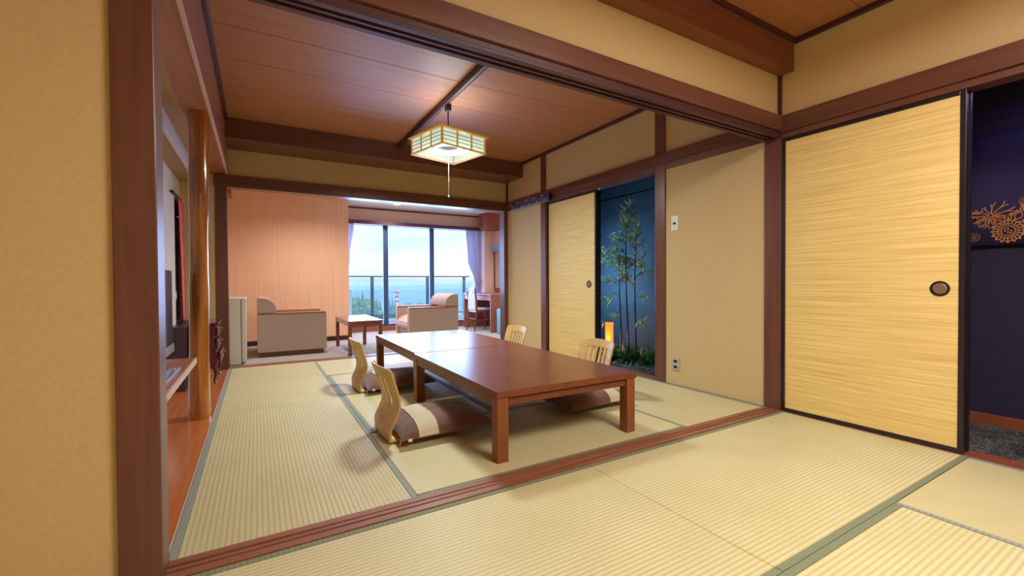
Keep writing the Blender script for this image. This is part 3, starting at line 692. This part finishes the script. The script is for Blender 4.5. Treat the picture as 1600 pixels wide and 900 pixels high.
# hanging cloth with gold floral print in the near corridor
o = thing('wall_hanging', 'dark violet cloth hanging with gold flower print seen in the dark doorway', 'wall hanging', (.90, -.95, 1.87))
MB().grid(lambda a, b: (.905+.003*math.sin(b*30), -.60-1.2*b, 1.16+.72*a), 4, 40).build('cloth', 'hanging', o, smooth=True, solid=.004)
pr_ = MB(); PX = .898
def ribbon(pts, w0, w1=None):
    w1 = w0 if w1 is None else w1; pts = [Vector((0, p[0], p[1])) for p in pts]; b = len(pr_.v); n = len(pts)
    for i, p in enumerate(pts):
        d = (pts[min(i+1, n-1)]-pts[max(i-1, 0)]).normalized(); s_ = Vector((0, -d.z, d.y)); w_ = w0+(w1-w0)*i/(n-1)
        for sg in (-1, 1):
            for xx in (PX, PX+.006):
                q = p+s_*w_*sg; pr_.v.append(Vector((xx, q.y, q.z)))
    for i in range(n-1):
        a = b+4*i; pr_.f += [(a, a+2, a+6, a+4), (a+1, a, a+4, a+5), (a+2, a+3, a+7, a+6), (a+3, a+1, a+5, a+7)]
def ring(cy, cz, rr, w_, n=22, sy=1.0):
    ribbon([(cy+rr*sy*math.cos(2*math.pi*i/n), cz+rr*math.sin(2*math.pi*i/n)) for i in range(n+1)], w_)
def dot(cy, cz, rr): pr_.prism([(cy+rr*math.cos(k*math.pi/4), cz+rr*math.sin(k*math.pi/4)) for k in range(8)], 'x', PX, PX+.006)
# big flower centre; +y is towards the left in the picture
fy, fz = -.838, 1.352; ring(fy, fz, .011, .003)
for k in range(22):
    a = R(k*360/22+6); L = .055+.045*abs(math.cos(a*1.1+.4))+random.uniform(-.008, .012)
    if 200 < math.degrees(a) < 330: L *= .8
    pts = []
    for i in range(7):
        t = i/6; aa = a+.25*math.sin(t*3)*(1 if k % 2 else -1)*.5; pts.append((fy+(.012+L*t)*math.cos(aa), fz+(.012+L*t)*math.sin(aa)*.85))
    ribbon(pts, .0010, .0026)
for k in range(8):                                   # petals below
    a = R(195+k*19); c = .05
    pts = [(fy+(c+.034*math.cos(t))*math.cos(a)-.010*math.sin(t)*math.sin(a), fz+(c+.034*math.cos(t))*math.sin(a)+.010*math.sin(t)*math.cos(a)) for t in [2*math.pi*i/14 for i in range(15)]]
    ribbon(pts, .0016)
sy_, sz_ = -.915, 1.245                              # round seed head, scalloped edge
ring(sy_, sz_, .030, .002); ring(sy_, sz_, .047, .0018); ring(sy_, sz_, .066, .0024)
for k in range(20): a = 2*math.pi*k/20; ribbon([(sy_+.034*math.cos(a), sz_+.034*math.sin(a)), (sy_+.062*math.cos(a), sz_+.062*math.sin(a))], .0022, .0034)
for k in range(16): a = 2*math.pi*k/16; dot(sy_+.072*math.cos(a), sz_+.072*math.sin(a), .006)
for a, b in ((0, 0), (.014, 0), (-.014, 0), (0, .014), (0, -.014), (.012, .013), (-.012, -.013)): dot(sy_+a, sz_+b, .0045)
for cy, cz, rr in ((-.764, 1.216, .03), (-.985, 1.424, .028)):      # dot rosettes
    for ring_n, q in ((1, 0), (6, .4), (12, .85)):
        for k in range(ring_n): dot(cy+rr*q*math.cos(2*math.pi*k/ring_n), cz+rr*q*math.sin(2*math.pi*k/ring_n), .0034)
for k in range(5): ribbon([(-.93-.012*k+.03*math.sin(i*.8+k)*.5, 1.31+.014*k+.012*i) for i in range(5)], .002, .004)
for k in range(4):                                   # petals right of the seed head
    a = R(200-k*28); c = .10
    pts = [(sy_+(c+.022*math.cos(t))*math.cos(a)-.015*math.sin(t)*math.sin(a), sz_+(c+.022*math.cos(t))*math.sin(a)+.015*math.sin(t)*math.cos(a)) for t in [2*math.pi*i/14 for i in range(15)]]
    ribbon(pts, .0022)
for k in range(6): ribbon([(-.735+.01*k, 1.30+.008*k), (-.745+.006*k, 1.33-.012*k), (-.76-.004*k, 1.315+.006*k)], .003, .005)
ribbon([(-.74, 1.365), (-.76, 1.375), (-.79, 1.37), (-.80, 1.39)], .003, .005); ribbon([(-.715, 1.345), (-.735, 1.355), (-.75, 1.37)], .006, .002)
pr_.build('flower_print', 'print', o, label='gold flower print')

# ================================================================== ALCOVE
# polished tree-trunk pillar
prof = [(.080, -.001), (.081, .1), (.078, .4), (.074, .9), (.072, 1.3), (.069, 1.7), (.068, 2.125)]
m = MB(); b0 = 0; n = 36; zs = [2.13*i/40-.001 for i in range(41)]
for z in zs:
    rr = .056+.009*((z-1.1)/1.1)**2+.0012*math.sin(z*9)+.0008*math.sin(z*23)
    for k in range(n):
        t = 2*math.pi*k/n; q = rr+.0014*math.sin(3*t+z*3)+.001*math.sin(5*t-z*6); m.v.append(Vector((-3.591+.0105*z+q*math.cos(t), 2.0+q*math.sin(t), z)))
for i in range(40):
    for k in range(n): j = (k+1) % n; m.f.append((i*n+k, i*n+j, (i+1)*n+j, (i+1)*n+k))
m.f.append(tuple(reversed(range(n)))); m.f.append(tuple(range(40*n, 41*n)))
S('pillar', m, 'pillar', smooth=True)
o = thing('wall_shelf', 'reddish wooden shelf with pale front edge, running behind the tall post', 'shelf', (-3.75, 1.1, .42))
B(-3.918, -3.598, .2, 1.885, .402, .438).build('board', 'shelf', o, bev=.001)
B(-3.598, -3.588, .2, 1.885, .402, .438).build('edge_strip', 'edge_and_highlight', o)
for y in (.5, 1.5): B(-3.918, -3.70, y, y+.03, .34, .402).build('bracket', 'shelf', o)
o = thing('television', 'flat black television with silver lower edge standing on the shelf', 'television', (-3.72, 1.4, .44))
B(-3.755, -3.715, .98, 1.885, .545, 1.020).build('casing', 'tv', o, bev=.004)
B(-3.716, -3.712, 1.01, 1.855, .565, .992).build('screen', 'screen', o)
B(-3.757, -3.708, .98, 1.885, .490, .545).build('lower_bezel', 'silver', o, bev=.004)
B(-3.755, -3.725, 1.15, 1.28, .452, .50).build('neck', 'tv', o, bev=.003)
B(-3.81, -3.628, .98, 1.415, .440, .452).build('stand', 'blackglass', o, bev=.002)
B(-3.630, -3.620, .975, 1.42, .439, .455).build('stand_rim', 'silver', o, bev=.002)
o = thing('wall_panel', 'pale textured panel with pink edge on the alcove wall behind the television', 'panel', (-3.90, 3.0, 1.1))
B(-3.918, -3.885, 2.70, 3.34, .45, 1.745).build('face', 'white_panel', o, bev=.002)
B(-3.919, -3.878, 2.675, 2.70, .45, 1.75).build('edge', 'pinkframe', o)
o = thing('kimono_stand', 'red silk kimono with gold pattern displayed on a dark purple board', 'kimono', (-3.86, 3.4, .56))
B(-3.918, -3.89, 3.345, 3.86, .56, 1.80).build('backboard', 'purple', o, bev=.003)
def sash(a, b):
    y = 3.40+.36*b+.05*a*(1-b); z = 1.74-1.16*a
    return (-3.862+.006*math.sin(b*14+a*2)-.01*b+.012*a, y, z)
MB().grid(sash, 30, 24).build('silk', 'red', o, smooth=True, solid=.006)
gm = MB()
for (ca, cb) in ((.25, .4), (.55, .35), (.6, .7), (.78, .45), (.85, .25), (.92, .55), (.42, .6), (.7, .2)):
    for k in range(7):
        a_ = ca+random.uniform(-.05, .05); b_ = cb+random.uniform(-.12, .12); p = Vector(sash(a_, b_))+Vector((.0042, 0, 0)); s_ = random.uniform(.008, .018)
        gm.box(p.x-.001, p.x+.0015, p.y-s_*.6, p.y+s_*.6, p.z-s_, p.z+s_)
gm.build('gold_pattern', 'gold', o, kind='stuff')
MB().tube([(-3.87, 3.36, 1.56), (-3.858, 3.39, 1.555)], .004, 6).build('cord', 'gold', o)
tag(B(-3.918, -3.78, 2.98, 3.90, 0, .555).build('low_cabinet', 'purple', bev=.004), 'low dark purple cabinet beneath the red kimono, behind the pillar', 'cabinet')
tag(B(-3.888, -3.884, 3.352, 3.39, .79, .86).build('price_tag', 'tag'), 'small white card on the dark board beside the red kimono', 'card')
# carved chest with bow-fronted drawers
o = thing('carved_chest', 'small glossy dark red chest of drawers with curved legs behind the pillar', 'chest', (-3.66, 3.45, 0))
def bow(z): return .012*math.sin((z-.16)/.36*math.pi*2.2)+.012*(1-(z-.16)/.4)
bp_ = [(-3.75, .14), (-3.75, .545)]+[(-3.578+bow(.545-.405*i/14), .545-.405*i/14) for i in range(15)]
MB().prism(bp_, 'y', 3.18, 3.72).build('body', 'chest', o, bev=.002)
B(-3.755, -3.548, 3.165, 3.735, .545, .568).build('top', 'chest', o, bev=.005)
for i in range(3):
    z = .19+i*.12; d = B(-3.575+bow(z+.045), -3.556+bow(z+.045), 3.21, 3.69, z, z+.095).build('drawer', 'chest', o, bev=.006)
    for y in (3.3, 3.6): MB().lathe([(.004, -.008), (.010, 0), (.004, .008)], (-3.548+bow(z+.045), y, z+.05), 10).build('knob', 'brass', d, smooth=True)
for x in (-3.735, -3.585):
    for y in (3.2, 3.70):
        sx = 1 if x > -3.7 else -1
        MB().tube([(x, y, .16), (x+.016*sx, y, .11), (x+.004*sx, y, .05), (x-.004*sx, y, .02), (x+.012*sx, y, .004)], [.024, .02, .011, .009, .014], 10).build('leg', 'chest', o, smooth=True)

# ================================================================== SUNROOM FURNITURE
o = thing('refrigerator', 'small white refrigerator just inside the sunroom on the left', 'refrigerator', (-3.6, 4.4, 0))
B(-3.96, -3.400, 4.17, 4.66, .0, .765).build('body', 'fridge', o, bev=.006)
B(-3.400, -3.392, 4.175, 4.655, .03, .75).build('gasket', 'fridge_gap', o)
d = B(-3.392, -3.348, 4.17, 4.66, .03, .765).build('door', 'fridge', o, bev=.006)
B(-3.350, -3.340, 4.18, 4.26, .72, .735).build('handle', 'fridge_gap', d, bev=.002)
def armchair(label):
    """faces +x, back at x=0, near arm at y=0"""
    o = thing('armchair', label, 'armchair', (0, 0, 0), 'armchairs in the sunroom')
    L, Wd, aw = .80, .72, .085
    for y in (0, Wd-aw):
        B(.0, L, y, y+aw, .055, .538).build('arm', 'sofa', o, bev=.012)
        B(.0, L+.004, y-.003, y+aw+.003, .538, .556).build('arm_cap', 'sofawood', o, bev=.004)
        B(L, L+.012, y+.006, y+aw-.006, .06, .538).build('arm_front', 'edge_and_highlight', o, bev=.003)
    B(.02, L-.03, .01, Wd-.01, .0, .055).build('plinth', 'plinth', o)
    B(.005, .13, aw, Wd-aw, .055, .556).build('back', 'sofa', o, bev=.01)
    B(.1, L-.02, aw, Wd-aw, .055, .22).build('seat_base', 'sofa', o, bev=.01)
    pts = [(.0, .558), (.0, .735)]+[(.045+.17*math.sin(R(a)), .60+.152*math.cos(R(a))) for a in range(-10, 106, 8)]+[(.195, .558)]
    MB().prism(pts, 'y', .004, Wd-.004).build('back_roll', 'sofa', o, bev=.008, seg=3, smooth=False)
    pts = [(.11, .22), (.11, .39), (.2, .415), (.45, .425), (.66, .415), (.76, .385), (.81, .33), (.82, .27), (.80, .22), (.76, .20)]
    MB().prism(pts, 'y', aw+.004, Wd-aw-.004).build('seat_cushion', 'sofa_seat', o, bev=.015, seg=3)
    return o
a1 = armchair('beige armchair with wooden arm caps against the wood-panelled wall')
a2 = copy_tree(a1); a2['label'] = 'beige armchair with its back to the desk, in front of the window'
a1.location = (-3.238, 4.62, -.004)
a2.location = (-.45, 5.46, -.004); a2.rotation_euler.z = R(180)
o = thing('end_table', 'small square-legged wooden side table between the two armchairs', 'side table', (-2.0, 4.7, 0))
B(-2.24, -1.80, 4.12, 5.17, .418, .442).build('table_top', 'endtable', o, bev=.003)
for x in (-2.235, -1.85):
    for y in (4.125, 5.12): B(x, x+.045, y, y+.045, -.005, .418).build('leg', 'endtable', o, bev=.002)
for q in (B(-2.19, -1.85, 4.135, 4.155, .37, .418), B(-2.19, -1.85, 5.135, 5.155, .37, .418), B(-2.23, -2.21, 4.17, 5.12, .37, .418), B(-1.83, -1.81, 4.17, 5.12, .37, .418)): q.build('apron', 'endtable', o)
# desk
o = thing('desk', 'reddish wooden desk with a drawer along the far right wall', 'desk', (.8, 6.0, 0))
B(.47, 1.228, 5.40, 6.63, .682, .706).build('desk_top', 'deskwood', o, bev=.002)
B(.475, 1.22, 5.405, 5.43, -.005, .682).build('side_panel', 'deskwood', o)
B(.475, 1.22, 6.60, 6.625, -.005, .682).build('side_panel', 'deskwood', o)
B(1.10, 1.12, 5.43, 6.6, .2, .682).build('back_panel', 'deskwood', o)
d = B(.485, .505, 5.44, 6.59, .585, .675).build('drawer', 'deskwood', o, bev=.002)
B(.478, .486, 5.95, 6.07, .60, .61).build('handle', 'silver', d)
# desk chair, facing the desk
o = thing('desk_chair', 'wooden chair with pale upholstered back, drawn up to the desk', 'chair', (.5, 5.9, 0))
for y in (5.73, 6.09):
    MB().tube([(.30, y, -.004), (.35, y, .40), (.345, y, .60), (.31, y, .815)], [.015, .019, .018, .014], 4).build('leg', 'endtable', o)
    MB().tube([(.70, y, -.004), (.70, y, .40)], [.014, .018], 4).build('leg', 'endtable', o)
    B(.34, .70, y-.01, y+.01, .20, .225).build('stretcher', 'endtable', o)
B(.335, .355, 5.745, 6.075, .22, .24).build('stretcher', 'endtable', o)
B(.305, .33, 5.73, 6.09, .75, .80).build('top_rail', 'endtable', o, bev=.004)
B(.32, .352, 5.755, 6.065, .40, .71).build('back_cushion', 'seat_blue', o, bev=.008)
B(.34, .715, 5.72, 6.10, .355, .395).build('seat_frame', 'endtable', o, bev=.003)
B(.36, .725, 5.73, 6.09, .395, .435).build('seat', 'seat_blue', o, bev=.012)
tag(B(.515, .80, 4.98, 5.25, -.004, .45).build('stool', 'teal', bev=.015), 'teal vinyl box stool in front of the desk side', 'stool')
o = thing('wall_mirror', 'frameless mirror above the desk', 'mirror', (1.22, 6.4, 1.2))
B(1.215, 1.228, 5.9, 6.62, .81, 1.565).build('mirror_glass', 'mirror', o)
B(1.20, 1.229, 6.62, 6.635, .80, 1.575).build('frame', 'skirt', o)
o = thing('wall_light', 'pale blue strip light over the mirror', 'wall light', (1.2, 6.3, 1.62))
B(1.12, 1.229, 5.95, 6.63, 1.575, 1.66).build('housing', 'fixture', o, bev=.006)
tag(MB().lathe([(.012, 0), (.016, .02), (.010, .05), (.005, .09), (.004, .1)], (.62, 6.45, .707), 12).build('bottle', 'tag', smooth=True), 'small white bottle standing on the desk', 'bottle')
# curtains
def curtain_curve(pts, z):
    for (z0, a0, b0), (z1, a1, b1) in zip(pts[:-1], pts[1:]):
        if z0 >= z >= z1:
            t = (z0-z)/(z0-z1); t = t*t*(3-2*t); return a0+(a1-a0)*t, b0+(b1-b0)*t
    return pts[-1][1:]
def curtain(pts, y, folds, amp, name, m, parent):
    def fn(a, b):
        z = pts[0][0]+(pts[-1][0]-pts[0][0])*a; l, r_ = curtain_curve(pts, z)
        k = min(1, (r_-l)/.3)
        return (l+(r_-l)*b, y+amp*math.sin(b*folds*2*math.pi)*(.5+.5*k)+.008*math.sin(b*folds*4.3+a*3), z)
    return MB().grid(fn, 50, folds*8).build(name, m, parent, smooth=True)
o = thing('curtain', 'mauve curtain tied back beside the window, on the desk side', 'curtain', (.8, 6.8, 2.03))
curtain([(2.035, .62, .955), (1.4, .66, .955), (.98, .80, .955), (.90, .83, .95), (.82, .81, .95), (.5, .78, .955), (.06, .77, .955)], 6.79, 7, .022, 'drape', 'curtain', o)
MB().tube([(.80, 6.75, .93), (.88, 6.745, .90), (.955, 6.76, .93), (.965, 6.86, .99)], .013, 8).build('tieback', 'rope', o, smooth=True)
o = thing('curtain', 'narrow mauve curtain edge at the panelled-wall side of the window', 'curtain', (-1.85, 6.8, 2.03))
curtain([(2.035, -1.915, -1.66), (1.4, -1.915, -1.74), (.9, -1.915, -1.80), (.5, -1.915, -1.78), (.06, -1.915, -1.77)], 6.80, 4, .02, 'drape', 'curtain', o)
o = thing('sheer_curtain', 'white sheer curtain gathered beside the mauve curtain', 'curtain', (.7, 6.85, 2.0))
curtain([(2.03, .60, .93), (1.4, .62, .93), (1.05, .72, .93), (.92, .80, .92), (.75, .70, .93), (.4, .68, .93), (.1, .67, .93)], 6.845, 6, .012, 'voile', 'sheer', o)
# downlights
for i, (x, y) in enumerate(((-1.0, 6.25), (-2.5, 4.7), (-.2, 4.9))):
    o = thing('downlight', ['round recessed downlight glowing in the white sunroom ceiling', 'added unseen downlight over the left armchair', 'added unseen downlight in the middle of the sunroom ceiling'][i], 'light', (x, y, 2.37), 'sunroom downlights')
    MB().lathe([(.085, -.004), (.085, .0), (.06, .002)], (x, y, 2.368), 28).build('trim_ring', 'plate', o, smooth=True)
    MB().lathe([(.062, -.0055), (.062, -.004)], (x, y, 2.368), 28).build('lens', 'warm_disc', o)

# ================================================================== OUTSIDE
S('floor_balcony', B(-4.3, 1.9, 7.05, 8.42, -.25, -.06).box(-4.3, 1.9, 8.22, 8.42, -.06, .10), 'concrete')
o = thing('balcony_railing', 'grey metal balcony railing with pale mesh panels outside the window', 'railing', (0, 8.3, 0))
B(-3.8, 1.26, 8.27, 8.33, 1.055, 1.085).build('top_rail', 'rail', o, bev=.005)
B(1.20, 1.26, 7.1, 8.33, 1.055, 1.085).build('top_rail', 'rail', o, bev=.005)
for x in (-3.0, -1.04, .25, 1.205): B(x-.0, x+.065, 8.28, 8.32, .10, 1.055).build('post', 'rail', o, bev=.003)
B(1.215, 1.245, 7.12, 7.16, -.06, 1.055).build('post', 'rail', o)
for a, b in ((-2.955, -1.03), (-.985, .26), (.305, 1.215)):
    B(a+.01, b-.01, 8.298, 8.302, .20, 1.02).build('mesh_panel', 'rail_mesh', o)
    B(a, b, 8.29, 8.31, .175, .20).build('lower_rail', 'rail', o)
B(1.228, 1.232, 7.16, 8.28, .2, 1.02).build('mesh_panel', 'rail_mesh', o)

S('sea', MB().add([(-9000, 150, -60), (9000, 150, -60), (9000, 9000, -60), (-9000, 9000, -60)], [(0, 1, 2, 3)]), 'sea')
def ridge(name, y, mt, z0, amp, seed, x0=-2500, x1=7500, thick=300):
    rnd = random.Random(seed); ph = [rnd.uniform(0, 6) for _ in range(6)]; m = MB(); n = 160
    def h(t): return z0+amp*sum(math.sin(t*(2.3*(k+1))*3+ph[k])/(k+1) for k in range(6))
    m.grid(lambda a, b: (x0+(x1-x0)*a, y+thick*b, [-62, h(a)][0 if b in (0, 1) else 1]), n, 4)
    return S(name, m, mt, smooth=True)
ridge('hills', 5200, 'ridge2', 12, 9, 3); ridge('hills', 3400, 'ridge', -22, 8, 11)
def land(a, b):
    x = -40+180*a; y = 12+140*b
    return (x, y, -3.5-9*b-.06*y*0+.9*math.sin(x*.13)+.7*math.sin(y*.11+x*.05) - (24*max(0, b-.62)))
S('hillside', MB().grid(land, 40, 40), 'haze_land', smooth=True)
def tree(x, y, ztop, h, w_, kind, label):
    o = thing('tree', label, 'tree', (x, y, ztop-h), 'trees beyond the balcony')
    zb = ztop-h
    MB().tube([(x, y, zb-6), (x, y, zb+h*.5)], [.25, .12], 6).build('trunk', 'bark', o)
    m = MB(); rnd = random.Random(int(x*31+y))
    if kind == 'conifer':
        for k in range(7):
            t = k/7; zz = zb+h*t*.92; rr = w_*(1-t)*(1+.15*rnd.random()); n = 11; b = len(m.v)
            m.v.append(Vector((x, y, zz+h*.26)))
            for i in range(n):
                a = 2*math.pi*i/n+k; q = rr*(1 if i % 2 else .68); m.v.append(Vector((x+q*math.cos(a), y+q*math.sin(a), zz-.1*rnd.random()*h*.3)))
            m.f += [(b, b+1+i, b+1+(i+1) % n) for i in range(n)]; m.f.append(tuple(b+1+i for i in reversed(range(n))))
        m.build('crown', 'tree2', o)
    else:
        for k in range(46):
            a = rnd.uniform(0, 6.28); e = rnd.uniform(-.3, 1.4); q = rnd.uniform(.35, 1)
            c = Vector((x+w_*q*math.cos(a)*math.cos(e), y+w_*q*math.sin(a)*math.cos(e), zb+h*.5+h*.42*q*math.sin(e))); s_ = rnd.uniform(.22, .4)*w_*.8
            T = Matrix.Translation(c) @ Matrix.Rotation(rnd.uniform(0, 6), 4, (rnd.random(), rnd.random(), 1)) @ Matrix.Diagonal((s_, s_, s_*.7, 1))
            g = (1+5**.5)/2; vs = [(-1, g, 0), (1, g, 0), (-1, -g, 0), (1, -g, 0), (0, -1, g), (0, 1, g), (0, -1, -g), (0, 1, -g), (g, 0, -1), (g, 0, 1), (-g, 0, -1), (-g, 0, 1)]
            fs = [(0, 11, 5), (0, 5, 1), (0, 1, 7), (0, 7, 10), (0, 10, 11), (1, 5, 9), (5, 11, 4), (11, 10, 2), (10, 7, 6), (7, 1, 8), (3, 9, 4), (3, 4, 2), (3, 2, 6), (3, 6, 8), (3, 8, 9), (4, 9, 5), (2, 4, 11), (6, 2, 10), (8, 6, 7), (9, 8, 1)]
            m.add([Vector(v)*.53 for v in vs], fs, T)
        m.build('crown', 'tree1', o)
def px(u_, v_, y):                 # a far point on the sight line of the photograph, at real distance y
    d = f+r2*((u_-800)/681)-u2*((v_-450)/681); t = (y+1.7199)/d.y
    return -3.2321+t*d.x, .9368+t*d.z
K = [('broad', 551, 461, 70, 5, 2.2, 'bushy pale green tree at the panelled-wall side of the window'), ('broad', 559, 462, 74, 5.5, 2.4, 'second bushy tree along the window view, left of the tall conifer'),
     ('conifer', 566.5, 456.5, 76, 7, 1.9, 'tallest pointed conifer in the window view'), ('broad', 574, 464, 72, 5, 2.4, 'rounded tree just right of the tall conifer'),
     ('broad', 566, 470, 60, 3.6, 2.4, 'low pale bush in front of the tall conifer'), ('conifer', 589.5, 467, 80, 6, 1.4, 'pointed conifer just right of the grey railing post'), ('conifer', 594, 470, 80, 5, 1.4, 'conifer hidden partly by the wide window frame'),
     ('conifer', 608, 466.5, 84, 6, 1.5, 'conifer just right of the wide window frame'), ('conifer', 613, 468, 86, 5, 1.4, 'conifer left of the red and white tower'), ('conifer', 617, 470, 86, 5, 1.3, 'conifer touching the foot of the tower'),
     ('broad', 630, 473, 90, 4, 2.2, 'low tree right of the red and white tower'), ('broad', 638, 473.5, 95, 4, 2.4, 'low tree above the near arm of the window armchair'), ('broad', 647, 473, 100, 4, 2.4, 'low tree further right along the shore'), ('broad', 655, 474, 100, 3.6, 2.4, 'last low tree before the right railing post')]
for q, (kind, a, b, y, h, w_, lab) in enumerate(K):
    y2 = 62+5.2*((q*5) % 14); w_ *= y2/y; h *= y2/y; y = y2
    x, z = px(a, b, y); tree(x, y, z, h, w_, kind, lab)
x, z = px(620, 445, 100)
o = thing('radio_tower', 'red and white lattice tower with dishes beyond the balcony', 'tower', (x, 100, z-6))
z0 = px(620, 477, 100)[1]; z1 = px(620, 458, 100)[1]; zt = px(620, 450, 100)[1]
for i in range(7): B(x-.30, x+.30, 99.7, 100.3, z0-1+(z1-z0+1)*i/7, z0-1+(z1-z0+1)*(i+1)/7).build('mast_section', 'tower_red' if i % 2 else 'tower_white', o)
B(x-.62, x+.62, 99.4, 100.6, z1, z1+.22).build('platform', 'tower_red', o); B(x-.5, x+.5, 99.5, 100.5, z1+.55, z1+.75).build('platform', 'tower_white', o)
B(x-.2, x+.2, 99.8, 100.2, z1+.22, z1+.55).build('mast_section', 'tower_white', o)
for dx, dz in ((-.55, -.35), (.5, .3)): MB().lathe([(.26, -.1), (.28, 0), (.15, .1)], (x+dx, 99.6, z1+dz), 12).build('dish', 'tower_white', o)
MB().tube([(x-.3, 100, z1+.7), (x-.3, 100, zt+.3)], .05, 5).build('antenna', 'tower_red', o)
MB().tube([(x+.35, 100, z1+.7), (x+.35, 100, zt)], .05, 5).build('antenna', 'tower_red', o)
x, z = px(545.5, 453, 55)
o = thing('building', 'pale building corner at the extreme edge of the window view', 'building', (x, 55, z-5))
B(x-1.9, x+.3, 55, 58, z-7, z).build('wall', 'bldg', o); B(x-2, x+.4, 54.9, 58.1, z, z+.15).build('roof', 'concrete', o)
